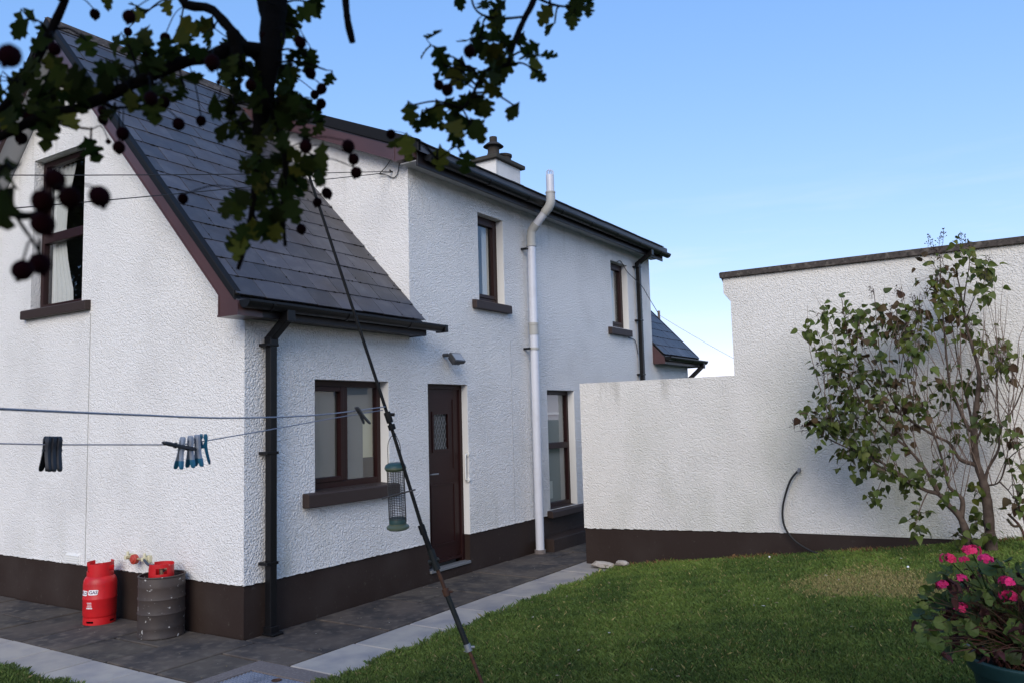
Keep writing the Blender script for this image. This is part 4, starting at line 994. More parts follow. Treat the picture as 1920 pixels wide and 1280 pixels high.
b = MB(); b.tube(catmull([fc+cr*-.030+Vector((0,0,-.005)), fc+cr*-.030+Vector((0,0,.075)), fc+cr*-.018+Vector((0,0,.108)), fc+cr*.0+Vector((0,0,.12)), fc+cr*.010+Vector((0,0,.105)), fc+cr*.022+Vector((0,0,.07)), fc+cr*.024+Vector((0,0,-.005))],5), .0016, 6); b.build('handle', mat['wire'], bf, smooth='all')
b = MB(); c0 = fc+Vector((0,0,.118)); c1 = PT[1]+ax*.115
for k in range(5):
    p, q = c0.lerp(c1,k/5), c0.lerp(c1,(k+1.15)/5); m_ = (p+q)/2; d_ = (q-p)/2; sd2 = cr*.006 if k % 2 else vdir*.006
    b.tube([m_+d_*math.cos(a)+sd2*math.sin(a) for a in [2*math.pi*i/10 for i in range(11)]], .0015, 5, cap=False)
b.build('chain', mat['wire'], bf)
b = MB(); b.tube([pxp(716,934,3.36),pxp(752,924,3.355),pxp(779,917,3.35)], .0035, 6); b.build('perch', mat['wire'], bf)
# ================================================================ PLANTS
def leaf_mesh(name, half, m, fold=.25, curl=.25, waves=0, seed=0):
    """half outline (x, y) from stalk to tip; unit length; folded along the midrib and curled"""
    q = random.Random(seed); b = MB(); n = len(half)
    def zz(x, y): return abs(x)*fold - curl*y*y + waves*math.sin(y*9+seed)*abs(x)
    for x, y in half: b.v.append((0, y, zz(0,y)))
    for s_ in (1,-1):
        for x, y in half: b.v.append((s_*x*(1+q.uniform(-.08,.08)), y+q.uniform(-.015,.015), zz(x,y)))
    for s_, o in ((1,n),(-1,2*n)):
        for i in range(n-1):
            f = (i, o+i, o+i+1, i+1)
            b.f.append(f if s_ > 0 else f[::-1])
    me = b.mesh(name, m, smooth='all', recalc=False); return me
HAW = [(.0,.0),(.10,.12),(.36,.20),(.33,.33),(.15,.37),(.42,.50),(.37,.64),(.15,.63),(.27,.82),(.15,.90),(.0,1.0)]
HAW2 = [(.0,.0),(.08,.15),(.25,.28),(.40,.34),(.33,.46),(.20,.50),(.38,.66),(.30,.78),(.16,.78),(.18,.93),(.0,1.0)]
HAW3 = [(.0,.0),(.12,.2),(.22,.4),(.30,.55),(.34,.72),(.20,.74),(.22,.90),(.08,.90),(.0,1.0)]
haw_m = [leaf_mesh('leaf', h, mat['haw'][c], .30, cu, .12, i) for i, (h, c, cu) in enumerate(((HAW,0,.2),(HAW,1,.35),(HAW2,0,.15),(HAW2,1,.3),(HAW3,0,.25),(HAW,0,-.15),(HAW2,2,.3)))]
def leaf_matrix(p, toward, tip, size, q, spread):
    """leaf at p, its face towards `toward` with random tilt, its tip along `tip`"""
    n = (toward + Vector((q.gauss(0,1),q.gauss(0,1),q.gauss(0,1)))*spread).normalized()
    t = (tip - n*tip.dot(n)); t = t.normalized() if t.length > 1e-4 else n.orthogonal()
    x = t.cross(n); R = Matrix((x, t, n)).transposed().to_4x4()
    return Matrix.Translation(p) @ R @ Matrix.Diagonal((size,size,size,1))

ra = random.Random(21)
BASE_H = CAM + RM @ Vector((-.55,0,1.25)); BASE_H.z = lawn_z(BASE_H.x, BASE_H.y)-.05
hawt = thing('hawthorn_tree', BASE_H, 'dark hawthorn branches with lobed leaves and berries hanging close overhead', 'tree')
CROWN = pxp(480,-420,.95)
tr = MB(); tr.tube(catmull([BASE_H, BASE_H+Vector((.03,.02,.7)), BASE_H+Vector((0,.05,1.5)), BASE_H+Vector((.15,.12,2.1)), CROWN+Vector((-.12,-.10,.12)), CROWN],5), [.085-.0022*i for i in range(26)], 12)
tr.build('trunk', mat['bark'], hawt, smooth='all')
def hb(pts, r0, r1, n=8, start=None):
    P = [pxp(*p) for p in pts]; 
    if start is not None: P = [start]+P
    C_ = catmull(P,5); b = MB(); k = len(C_); rr_ = [ (r0+(r1-r0)*i/(k-1))*(1+ra.uniform(-.10,.14)) for i in range(k)]
    b.tube(C_, rr_, n); b.build('branch', mat['bark'], hawt, smooth='all'); return C_
nodes = []
nodes += hb([(505,-60,.88),(512,40,.85),(504,120,.83),(490,210,.82),(484,262,.81)], .020, .0055, 10, CROWN)
nodes += hb([(484,262,.81),(480,330,.80),(472,400,.80),(458,465,.80),(446,506,.80)], .0045, .0018)
nodes += hb([(504,190,.82),(535,280,.80),(530,392,.80),(535,462,.80)], .004, .0017)
nodes += hb([(340,-40,.90),(400,20,.86),(450,75,.84),(500,125,.83)], .0048, .0055, 8, CROWN)
nodes += hb([(495,95,.83),(435,92,.82),(400,104,.80),(340,118,.80),(285,142,.79),(232,166,.78),(188,186,.78),(140,205,.77),(85,216,.76),(10,252,.75),(-60,280,.75)], .0072, .0040)
nodes += hb([(436,60,.80),(444,95,.80),(447,128,.80)], .0065, .0058)
nodes += hb([(140,-60,.8),(122,0,.80),(97,55,.80),(70,110,.79),(45,160,.78),(-10,215,.76)], .0042, .0036, 8, CROWN)
nodes += hb([(188,190,.78),(215,202,.78),(262,200,.78)], .002, .001)
nodes += hb([(85,216,.76),(120,235,.76),(172,243,.76)], .0018, .0009)
stub = hb([(640,-120,.85),(647,-10,.84),(652,40,.83),(661,80,.83)], .0042, .0034, 8, CROWN)
nr = hb([(1060,-160,.95),(1003,-5,.90),(985,32,.88),(962,85,.86),(953,122,.86)], .0040, .0026, 8, CROWN)
nr += hb([(953,122,.86),(920,128,.85),(900,150,.85),(885,180,.84),(868,205,.84)], .0024, .0012)
nr += hb([(1003,-5,.90),(1040,10,.90),(1085,15,.89)], .0018, .001)
nr += hb([(985,32,.88),(930,35,.87),(893,20,.87),(880,-20,.87)], .0015, .001)
nr += hb([(868,205,.84),(880,240,.84),(845,280,.84),(820,300,.84)], .0010, .0006, 6)
nodes += nr
nodes += hb([(-80,330,.5),(-20,385,.46),(40,405,.44),(75,400,.43)], .0032, .0016)
nodes += hb([(-60,250,.5),(20,390,.45),(60,450,.43),(78,480,.43)], .0012, .0008)
clusters = [(55,45,20,3),(25,160,35,6),(85,130,35,7),(130,165,30,5),(70,200,35,6),(20,215,25,4),(100,240,25,4),(163,85,8,1),(203,123,14,3),(270,35,8,2),(208,2,8,1),(305,5,10,1),(340,45,8,2),(230,75,10,2),(262,92,15,4),(302,100,15,4),(345,95,15,4),
 (240,170,28,8),(290,170,22,6),(345,172,10,2),(215,215,12,2),(308,218,8,1),(170,272,4,1),(25,328,8,2),(12,385,14,2),(420,150,30,5),(400,60,30,4),(540,30,30,4),(590,15,20,3),(560,60,22,3),(570,110,20,4),(612,140,4,1),(540,140,30,8),(520,200,32,9),(560,190,26,6),(490,180,28,5),(440,205,22,4),(452,240,22,4),
 (520,250,28,7),(480,300,28,7),(540,300,24,6),(592,300,14,3),(500,345,32,10),(560,345,22,6),(445,380,16,3),(540,395,18,3),(480,420,20,4),(445,445,14,3),(510,432,10,2),(575,240,18,3),(430,120,18,3),(470,140,22,4),
 (870,5,14,2),(930,32,14,3),(900,80,28,6),(950,110,22,5),(1000,115,16,4),(1008,145,6,1),(870,132,20,4),(920,152,20,4),(820,105,14,3),(835,132,14,3),(848,212,22,6),(800,215,14,3),(775,205,8,2),(900,200,14,4),(965,207,6,1),(915,205,8,1),(860,252,14,3),(888,240,8,2),(765,265,10,2),(820,295,8,1),(868,300,8,1),(1040,52,4,1),(1085,15,18,5),(1030,20,6,1)]
tow = -(RM @ Vector((0,0,-1)))
hextra = MB()
tw = MB(); nleaf = 0
camdepth = lambda p: -(RM.transposed() @ (p-CAM)).z
def pix(p):
    q = RM.transposed() @ (p-CAM); return q.x/-q.z*FPX+960, 640-q.y/-q.z*FPX
npx = [(pix(p), p) for p in nodes]
for cx, cy, sp_, ct in clusters:
    near = min(npx, key=lambda e: (e[0][0]-cx)**2+(e[0][1]-cy)**2)[1]; d0 = camdepth(near)
    hub = pxp(cx, cy-8, d0+ra.uniform(-.03,.03))
    if (hub-near).length > .008: tw.tube(catmull([near, near.lerp(hub,.5)+Vector((0,0,.006)), hub],4), [.0013]*4+[.0010]*4+[.0008], 5)
    for k in range(ct+(ct+1)//3 if ct > 2 else ct):
        x, y = ra.gauss(cx, sp_*.70), ra.gauss(cy, sp_*.70); d = d0+ra.uniform(-.05,.06)
        p = pxp(x, y, d); tip = (p-hub)*14 + RM @ Vector((ra.uniform(-.6,.6), -.75, ra.uniform(-.3,.3)))
        s_ = ra.uniform(.016,.029)
        st = p - tip.normalized()*s_*.45
        tw.tube([hub, st], .0006, 4, cap=False)
        me_, T_ = (ra.choice(haw_m[:6]) if ra.random() > .14 else haw_m[6]), leaf_matrix(st, tow, tip.normalized(), s_, ra, .55)
        if k < ct: inst('leaf', me_, hawt, T_); nleaf += 1
        else: hextra.add([T_ @ v_.co for v_ in me_.vertices], [tuple(p_.vertices) for p_ in me_.polygons])
tag(hextra.build('small_leaves', mat['haw'][0], hawt, smooth='all', recalc=False), kind='stuff')
BR = [(18,105,21),(187,369,20),(103,337,20),(131,371,21),(80,378,21),(80,420,20),(75,495,19),(42,507,20),(102,92,12),(178,27,10),(242,32,12),(310,72,10),(398,118,14),(283,185,14),(308,193,11),(335,233,11),(377,227,10),(230,251,11),(223,277,11),(193,225,9),(192,208,9),(55,220,11),(78,237,9),(40,260,11),(343,373,10),(613,363,10),(595,380,9),(582,138,10),(603,167,10),(602,195,9),(594,208,9),(563,80,12),(573,275,12),(733,252,9),(653,275,12),(663,299,10),(668,324,10),(823,160,10),(839,169,11),(880,97,12),(565,430,9),(240,60,8),(590,178,8),(498,70,10),(470,160,11),(410,155,4),(203,266,4)]
bb = MB()
for r_, z in ((.001,-1),(.5,-.9),(.86,-.52),(1,-.05),(.9,.45),(.62,.80),(.34,.93),(.26,.90),(.22,1.05),(.30,1.16),(.16,1.10),(.001,.92)): bb.v.append((r_,0,z))
prof_b = [(v[0],v[2]) for v in bb.v]; bb = MB(); bb.lathe(prof_b, (0,0,0), 14); berry = bb.mesh('berry', mat['berry'], smooth='all')
for x, y, r_ in BR:
    s_ = .0055*ra.uniform(.95,1.08) if r_ > 6 else .0026
    d = .0055*FPX/r_ if r_ > 6 else .80
    p = pxp(x, y, d)
    n_ = [e for e in npx if abs(camdepth(e[1])-d) < .25] or npx
    near = min(n_, key=lambda e: (e[0][0]-x)**2+(e[0][1]-y+25)**2)[1]
    dirn = ((near-p)*.4+Vector((0,0,-.03))).normalized()
    inst('berry', berry, hawt, Matrix.Translation(p) @ (Vector((ra.uniform(-.5,.5),ra.uniform(-.5,.5),-1))).to_track_quat('Z','Y').to_matrix().to_4x4() @ Matrix.Diagonal((s_,s_,s_*1.04,1)))
    tw.tube(catmull([near, near.lerp(p,.55)+Vector((0,0,.010)), p+Vector((0,0,s_*.8))],4), .0006, 4, cap=False)
tag(tw.build('twigs', mat['bark'], hawt, smooth='all'), kind='stuff')
# unseen hawthorn crown, added overhead and behind the camera to shade the lawn
cq = np.random.default_rng(9); oc = MB(); cen = np.array(CAM+Vector((-1.7,-1.0,2.1)))
blobs = [cen+d_/np.linalg.norm(d_)*np.array([2.3,2.2,1.2])*cq.uniform(.2,1) for d_ in cq.normal(0,1,(46,3))]
for k in range(15000):
    pnt = blobs[k % 46]+cq.normal(0,.30,3)
    q = (pnt-np.array(CAM)) @ np.array(RM)
    if -q[2] > -.4 and q[1] < max(0,-q[2])*.66+.42: continue
    if np.linalg.norm(q) < .7: continue
    u_ = cq.normal(0,1,3); u_ /= np.linalg.norm(u_); v_ = np.cross(u_, cq.normal(0,1,3)); v_ /= np.linalg.norm(v_); s_ = cq.uniform(.028,.05)
    oc.add([pnt-u_*s_, pnt+v_*s_*.8, pnt+u_*s_, pnt-v_*s_*.8], [(0,1,2,3)])
tag(oc.build('crown', mat['haw'][1], hawt, smooth='all', recalc=False), kind='stuff')

# ---------------------------------------------------------------- lilac shrub by the garden wall
rl = random.Random(33)
lb = on_plane(1858,1040,0,3.75); lb.z = lawn_z(lb.x, lb.y)-.03
lil = thing('lilac_shrub', lb, 'tall open lilac shrub with dark and yellowing leaves before the garden wall', 'shrub')
lnodes = []
def lst(pts, r0, r1, m_='lilacbark', nm='stem', n=8):
    P = [on_plane(x, y, 0, xv) for x, y, xv in pts]; C_ = catmull(P,5); k = len(C_); b = MB()
    b.tube(C_, [(r0+(r1-r0)*(i/(k-1))**.5)*(1+rl.uniform(-.12,.12)) for i in range(k)], n); b.build(nm, mat[m_], lil, smooth='all'); lnodes.extend(C_[2:]); return C_
lst([(1866,1060,3.75),(1858,1020,3.75),(1852,950,3.74),(1845,907,3.73),(1830,860,3.72),(1826,800,3.72),(1832,750,3.72),(1836,700,3.74),(1823,650,3.75),(1813,617,3.75),(1806,579,3.76),(1800,542,3.77),(1792,507,3.78)], .066, .004, nm='trunk', n=12)
lst([(1806,575,3.76),(1812,530,3.78),(1817,500,3.78),(1820,460,3.78)], .008, .003)
lst([(1811,600,3.75),(1820,575,3.72),(1831,550,3.7),(1845,530,3.7)], .007, .003)
lst([(1823,1060,3.70),(1815,1010,3.68),(1800,968,3.65),(1780,948,3.62),(1760,926,3.60),(1735,918,3.56),(1702,897,3.52),(1645,862,3.5),(1580,835,3.45),(1520,805,3.45)], .050, .004, nm='trunk', n=10)
lst([(1802,970,3.65),(1804,935,3.66),(1780,912,3.62),(1772,880,3.60),(1757,830,3.60),(1740,790,3.60),(1712,720,3.62),(1690,650,3.62),(1680,580,3.6)], .026, .003)
lst([(1760,926,3.60),(1735,880,3.56),(1702,840,3.52),(1660,805,3.5),(1600,740,3.45),(1560,680,3.45),(1532,620,3.45)], .022, .003)
lst([(1829,870,3.72),(1800,860,3.68),(1780,830,3.64),(1750,815,3.62),(1690,777,3.58),(1660,755,3.56),(1610,690,3.55),(1588,620,3.55),(1578,560,3.55)], .024, .003)
lst([(1826,810,3.72),(1812,795,3.70),(1792,750,3.68),(1780,715,3.67),(1772,640,3.68),(1766,560,3.7),(1762,470,3.7)], .026, .003)
lst([(1828,830,3.72),(1818,770,3.80),(1800,700,3.85),(1790,640,3.85),(1782,590,3.85)], .018, .003)
lst([(1847,907,3.73),(1852,880,3.74),(1872,842,3.76),(1875,807,3.78),(1890,782,3.78),(1905,757,3.78),(1920,722,3.78),(1945,680,3.8)], .018, .004)
lst([(1850,910,3.73),(1874,902,3.66),(1890,862,3.62),(1912,842,3.6),(1950,820,3.6)], .010, .003)
lst([(1874,902,3.66),(1890,918,3.62),(1905,934,3.6),(1935,938,3.6)], .008, .003)
lst([(1876,810,3.78),(1869,740,3.80),(1868,690,3.80),(1872,632,3.80)], .009, .002)
lst([(1875,800,3.78),(1893,770,3.84),(1908,690,3.86),(1912,650,3.86)], .006, .002)
lst([(1740,790,3.6),(1715,760,3.66),(1700,690,3.7),(1720,600,3.7),(1725,550,3.7)], .012, .002)
lst([(1690,777,3.58),(1660,720,3.64),(1648,650,3.66),(1640,560,3.66),(1637,540,3.66)], .010, .002)
lst([(1702,840,3.52),(1670,780,3.46),(1640,700,3.44),(1610,640,3.44)], .010, .002)
lst([(1702,897,3.52),(1660,880,3.46),(1620,850,3.42),(1560,790,3.42),(1535,720,3.42)], .012, .002)
lst([(1735,918,3.56),(1690,900,3.62),(1650,890,3.66),(1610,870,3.7)], .009, .002)
# young bare shoots
for _ in range(140):
    s_ = rl.choice([c for c in lnodes if c.z < 2.2 and c.z > .9]); h = rl.uniform(.3,.85)
    top = s_+Vector((rl.uniform(-.1,.1), rl.uniform(-.22,.30), h)); b = MB()
    C_ = catmull([s_, s_.lerp(top,.5)+Vector((rl.uniform(-.05,.05),rl.uniform(-.06,.06),.02)), top],4); b.tube(C_, [.0044-.0004*i for i in range(9)], 5); b.build('twig', mat['lilactwig'], lil, smooth='all'); lnodes.extend(C_[3:])
LIL = [(.0,.0),(.16,-.05),(.34,.04),(.42,.22),(.39,.42),(.28,.64),(.12,.86),(.0,1.0)]
lil_m = [[leaf_mesh('leaf', LIL, mat['lilac'][c], .35, cu, .10, c*7+i) for i, cu in enumerate((.35,.15,.6))] for c in range(4)]
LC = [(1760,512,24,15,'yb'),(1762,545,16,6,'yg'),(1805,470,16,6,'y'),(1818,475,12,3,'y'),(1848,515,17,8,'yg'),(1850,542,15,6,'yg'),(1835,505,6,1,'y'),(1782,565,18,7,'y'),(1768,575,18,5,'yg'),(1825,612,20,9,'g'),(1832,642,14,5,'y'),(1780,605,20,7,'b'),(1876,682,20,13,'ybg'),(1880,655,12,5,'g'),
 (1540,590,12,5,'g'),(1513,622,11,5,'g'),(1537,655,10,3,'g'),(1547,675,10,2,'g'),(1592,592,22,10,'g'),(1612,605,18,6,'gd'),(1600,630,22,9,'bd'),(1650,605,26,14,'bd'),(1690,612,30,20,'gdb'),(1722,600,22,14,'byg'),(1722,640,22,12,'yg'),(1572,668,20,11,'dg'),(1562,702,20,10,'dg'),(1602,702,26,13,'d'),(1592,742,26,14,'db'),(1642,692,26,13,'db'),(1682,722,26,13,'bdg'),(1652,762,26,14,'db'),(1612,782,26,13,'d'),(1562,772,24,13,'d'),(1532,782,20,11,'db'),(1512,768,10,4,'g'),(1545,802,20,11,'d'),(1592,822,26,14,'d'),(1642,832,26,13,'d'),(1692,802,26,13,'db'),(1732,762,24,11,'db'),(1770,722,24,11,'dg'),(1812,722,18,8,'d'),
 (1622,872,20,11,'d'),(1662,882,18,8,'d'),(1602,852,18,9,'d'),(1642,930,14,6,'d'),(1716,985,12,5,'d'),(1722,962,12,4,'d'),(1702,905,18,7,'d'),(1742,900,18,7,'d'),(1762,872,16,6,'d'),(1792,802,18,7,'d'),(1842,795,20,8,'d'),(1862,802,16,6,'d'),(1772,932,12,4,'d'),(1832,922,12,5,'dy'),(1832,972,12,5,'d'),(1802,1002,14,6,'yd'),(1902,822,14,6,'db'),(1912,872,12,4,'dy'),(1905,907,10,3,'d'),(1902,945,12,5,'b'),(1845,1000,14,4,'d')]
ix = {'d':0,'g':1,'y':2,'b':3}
lpxn = [(pix(p), p) for p in lnodes]; tl = MB(); leaves = []
for cx, cy, sp_, ct, cc in LC:
    near = min(lpxn, key=lambda e: (e[0][0]-cx)**2+(e[0][1]-cy)**2 + (500 if e[0][1] < cy-5 else 0))[1]
    hub = on_plane(cx, cy, 0, near.x+rl.uniform(-.12,.12))
    tl.tube(catmull([near, near.lerp(hub,.5)+Vector((rl.uniform(-.02,.02),0,.02)), hub],4), [.0040,.0038,.0036,.0034,.0032,.003,.0028,.0026,.0022], 5)
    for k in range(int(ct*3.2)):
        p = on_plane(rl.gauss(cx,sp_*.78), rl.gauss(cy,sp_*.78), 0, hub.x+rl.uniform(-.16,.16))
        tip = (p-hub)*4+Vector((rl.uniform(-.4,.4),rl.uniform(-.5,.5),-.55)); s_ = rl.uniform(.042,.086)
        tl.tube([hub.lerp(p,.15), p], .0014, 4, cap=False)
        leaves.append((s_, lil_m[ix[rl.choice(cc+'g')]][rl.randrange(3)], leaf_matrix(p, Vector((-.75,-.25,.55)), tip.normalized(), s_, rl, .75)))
leaves.sort(key=lambda e: -e[0])
for s_, me, T in leaves[:300]: inst('leaf', me, lil, T)
rest = {}
for s_, me, T in leaves[300:]: rest.setdefault(me.materials[0], []).append((me, T))
mall = MB(); mats_ = list(rest); fm = []
for i, m_ in enumerate(mats_):
    for me, T in rest[m_]:
        mall.add([T @ v.co for v in me.vertices], [tuple(p.vertices) for p in me.polygons]); fm += [i]*len(me.polygons)
o = mall.build('small_leaves', mats_[0], lil, smooth='all', recalc=False)
for m_ in mats_[1:]: o.data.materials.append(m_)
o.data.polygons.foreach_set('material_index', fm); tag(o, kind='stuff')
for x, y in ((1740,452),(1752,462),(1760,452),(1768,442),(1805,446),(1812,452),(1635,547),(1680,548),(1692,556),(1715,562),(1735,547),(1530,692),(1545,706),(1490,795),(1504,801),(1850,492),(1812,582),(1672,582),(1752,480),(1770,485),(1725,575)):
    near = min(lpxn, key=lambda e: (e[0][0]-x)**2+(e[0][1]-y)**2)[1]; hub = on_plane(x, y+14, 0, near.x); top = hub+Vector((rl.uniform(-.02,.02),rl.uniform(-.03,.03),.13)); b = MB()
    b.tube([near, hub, top], [.003,.002,.001], 5)
    for k in range(16):
        t_ = rl.uniform(.15,1); c = hub.lerp(top,t_); e = c+Vector((rl.uniform(-1,1),rl.uniform(-1,1),rl.uniform(.1,.8)))*.045*(1.15-t_)
        b.tube([c, e], .0010, 3, cap=False); r_ = rl.uniform(.004,.008); u_ = (e-c).normalized()
        b.tube([e-u_*r_, e, e+u_*r_*1.5], [.001, r_*.75, .0008], 5)
    b.build('seed_head', mat['seed'], lil)
tag(tl.build('leaf_stalks', mat['lilactwig'], lil, smooth='all'), kind='stuff')
# cut stems of another shrub at the edge of the picture
cs = on_plane(1925,1010,0,3.6); cs.z = lawn_z(cs.x,cs.y)-.02
cut = thing('pruned_shrub', cs, 'pale green cut stems beside the lilac at the right edge', 'shrub')
for pts in (((1925,1015),(1912,985),(1890,962)),((1930,1015),(1920,970),(1904,935)),((1935,1015),(1932,960),(1925,930)),((1912,985),(1900,985),(1888,972))):
    b = MB(); b.tube(catmull([on_plane(x,y,0,3.6) for x, y in pts],4), .011, 7); b.build('stem', mat['gerstem'], cut, smooth='all')

# ---------------------------------------------------------------- geranium in its planter
rg = random.Random(8)
PC = pxp(1938,1228,3.28); PZ = PC.z; base_z = lawn_z(PC.x,PC.y)
plr = thing('planter', (PC.x,PC.y,base_z), 'dark blue green plastic planter standing on the lawn', 'planter')
Rp = .250
hP = PZ-base_z
prp = [(.001,.0),(Rp*.68,.0),(Rp*.70,.012),(Rp*.88,hP-.075),(Rp*.90,hP-.072),(Rp*.955,hP-.055),(Rp*1.0,hP-.02),(Rp*1.03,hP-.008),(Rp*1.03,hP),(Rp*1.0,hP+.004),(Rp*.93,hP-.004),(Rp*.90,hP-.03),(Rp*.86,hP-.06)]
b = MB(); b.lathe(prp, (PC.x,PC.y,base_z-.004), 56); b.build('pot', mat['potgreen'], plr, smooth='all')
b = MB(); n = 40
b.add([(PC.x,PC.y,PZ-.03)]+[(PC.x+Rp*.89*math.cos(2*math.pi*k/n),PC.y+Rp*.89*math.sin(2*math.pi*k/n),PZ-.045) for k in range(n)], [(0,1+k,1+(k+1) % n) for k in range(n)]); b.build('compost', mat['compost'], plr)
ger = thing('geranium', (PC.x,PC.y,PZ-.04), 'pink flowering geranium with round green leaves growing in the planter', 'plant')
def round_leaf(name, m, seed):
    q = random.Random(seed); b = MB(); n = 22; b.v.append((0,0,0))
    for ring_ in (.55, 1.0):
        for k in range(n):
            a = -math.pi*.5+.16+(2*math.pi-.32)*k/(n-1); r_ = .5*ring_*(1+(.07*math.cos(k*math.pi*.66) if ring_ == 1 else 0)+q.uniform(-.03,.03))
            b.v.append((r_*math.cos(a), r_*math.sin(a), .16*ring_**1.5+.035*math.sin(k*1.3)*ring_))
    b.f = [(0,1+k,2+k) for k in range(n-1)]+[(1+k,1+n+k,2+n+k,2+k) for k in range(n-1)]
    return b.mesh(name, m, smooth='all', recalc=False)
ger_m = [round_leaf('leaf', mat['ger'][c], 40+c*3+i) for c in (0,1) for i in (0,1)]
dry_m = [leaf_mesh('dry_leaf', [(.0,0),(.2,.1),(.3,.4),(.15,.8),(0,1)], mat['ger'][2], .9, .5, .4, i) for i in range(3)]
gst = MB()
sp_pts = []
up_c = PC+Vector((0,0,.10))
GL = [(1740,1105,.02),(1733,1115,.05)]
for k in range(420):
    # leaves spread through a leaning dome that spills over the rim towards the left
    x = rg.uniform(1716,2080); y = rg.uniform(1040,1232)
    e = ((x-1900)/190)**2+((y-1150)/105)**2
    if e > 1: continue
    d = 3.28+rg.uniform(-.26,.24); p = pxp(x, y, d)
    sp_pts.append(p)
for x, y in ((1735,1105),(1752,1085),(1762,1150),(1765,1205),(1728,1195),(1800,1215),(1812,1225),(1812,1168),(1828,1165),(1880,1145),(1895,1080),(1910,1090),(1850,1070),(1830,1060),(1780,1175),(1795,1095),(1770,1065)): sp_pts.append(pxp(x,y,3.12+rg.uniform(-.08,.1)))
for p in sp_pts:
    s_ = rg.uniform(.030,.064)
    root = Vector((PC.x+rg.uniform(-.13,.13), PC.y+rg.uniform(-.13,.13), PZ-.04)); mid = root.lerp(p,.55)+Vector((0,0,.05))
    C_ = catmull([root,mid,p],4); gst.tube(C_, [.0030-.00025*i for i in range(9)], 5, cap=False)
    if rg.random() < .17:
        for _ in range(3): inst('dry_leaf', rg.choice(dry_m), ger, leaf_matrix(p+Vector((rg.uniform(-.02,.02),rg.uniform(-.02,.02),rg.uniform(-.02,.02))), Vector((-.5,-.3,.5)), Vector((rg.uniform(-1,1),rg.uniform(-1,1),-1)).normalized(), rg.uniform(.03,.05), rg, .8))
    else: inst('leaf', rg.choice(ger_m), ger, leaf_matrix(p, Vector((-.55,-.25,.85)), (p-root+Vector((0,0,-.2))).normalized(), s_, rg, .6))
tag(gst.build('leaf_stalks', mat['gerstem'], ger, smooth='all'), kind='stuff')
def flower_mesh(seed, rad, cnt):
    q = random.Random(seed); b = MB()
    for k in range(cnt):
        a = q.uniform(0,2*math.pi); c = q.uniform(.0,1); th = math.acos(1-1.25*c)
        nrm = Vector((math.sin(th)*math.cos(a), math.sin(th)*math.sin(a), math.cos(th))); ctr = nrm*rad*q.uniform(.8,1.02); ctr.z *= .62
        ux = nrm.orthogonal().normalized(); uy = nrm.cross(ux); ro = q.uniform(0,6)
        for j in range(5):
            an = ro+j*2*math.pi/5; dx = ux*math.cos(an)+uy*math.sin(an); sd2 = nrm.cross(dx); l = .0115*q.uniform(.8,1.2)
            pts = [ctr, ctr+dx*l*.55+sd2*l*.42+nrm*.002, ctr+dx*l+sd2*l*.22+nrm*q.uniform(0,.004), ctr+dx*l-sd2*l*.22+nrm*q.uniform(0,.004), ctr+dx*l*.55-sd2*l*.42+nrm*.002]
            b.add(pts, [(0,1,2,3,4)])
    return b.mesh('flower_head', mat['petal'], recalc=False)
fst = MB()
for i, (x, y, r_, ct) in enumerate(((1776,1040,.027,17),(1822,1026,.032,22),(1847,1042,.028,18),(1808,1044,.018,8),(1802,1078,.022,9),(1768,1090,.022,12),(1802,1133,.027,16),(1887,1083,.026,13),(1890,1110,.030,16),(1893,1122,.016,5))):
    p = pxp(x, y+6, 3.14+rg.uniform(-.05,.08)); o = inst('flower_head', flower_mesh(60+i, r_, ct), ger, Matrix.Translation(p))
    root = Vector((PC.x+rg.uniform(-.1,.1), PC.y+rg.uniform(-.1,.1), PZ-.04))
    b = MB(); b.tube(catmull([root, root.lerp(p,.6)+Vector((0,0,.05)), p],5), .0028, 6); b.tube([p, p+Vector((0,0,.008))], .006, 6); b.build('flower_stalk', mat['ger'][0], ger, smooth='all')

# ---------------------------------------------------------------- grass
rn = np.random.default_rng(4)
RMn = np.array(RM); Cn = np.array(CAM)
def visible(x, y, z):
    q = (np.stack([x,y,z],1)-Cn) @ RMn; dz = -q[:,2]
    return (dz > 1.2) & (np.abs(q[:,0]) < dz*.74+.5) & (q[:,1]/np.maximum(dz,.1) > -.62)
def lawn_zn(x, y):
    k = .066+.064*np.clip((x+3)/7.2,0,1); return k*np.maximum(0,-y-1.42)
N = 2600000
x = rn.uniform(-5,4.25,N); y = rn.uniform(-7.5,5,N)
wob = .030*np.sin(x*9.1)+.022*np.sin(x*23.7+1)+.018*np.sin(x*51+2); wob2 = .03*np.sin(y*8.3)+.02*np.sin(y*27)
ok = ((y < -1.40+wob) & (x < 4.235)) | (x < -1.345+wob2)
z = lawn_zn(x,y); ok &= visible(x,y,z)
d = np.sqrt((x-Cn[0])**2+(y-Cn[1])**2); ok &= rn.uniform(0,1,N) < np.clip(4.2/d,.4,1)
x, y, z, d = x[ok], y[ok], z[ok], d[ok]
if len(x) > 620000: x, y, z, d = x[:620000], y[:620000], z[:620000], d[:620000]
n = len(x)
def fbm(x, y, s, seed):
    r = np.random.default_rng(seed); v = 0
    for k in range(6):
        a = r.uniform(0,2*np.pi); f = s*(1.7**k); v = v+np.sin(f*(x*np.cos(a)+y*np.sin(a))+r.uniform(0,6))*.72**k
    return v
dp = on_lawn(1610,1088); dp2 = on_lawn(1700,1102)
u = ((x-dp.x)*.9)**2/.55**2+((y-dp.y))**2/.55**2; u2 = (x-dp2.x)**2/.45**2+(y-dp2.y)**2/.40**2
dry = np.clip(1.25-np.minimum(u,u2)+.35*fbm(x,y,5,1)*.5, 0, 1)
wallb = np.clip(1-(4.235-x)/.16,0,1)*(y < -1.4)*(.5+.5*np.sin(y*6+1)+.3*fbm(x,y,9,3))
edge = np.clip(1-np.abs(y+1.42)/.07,0,1)*(x > -1.3)
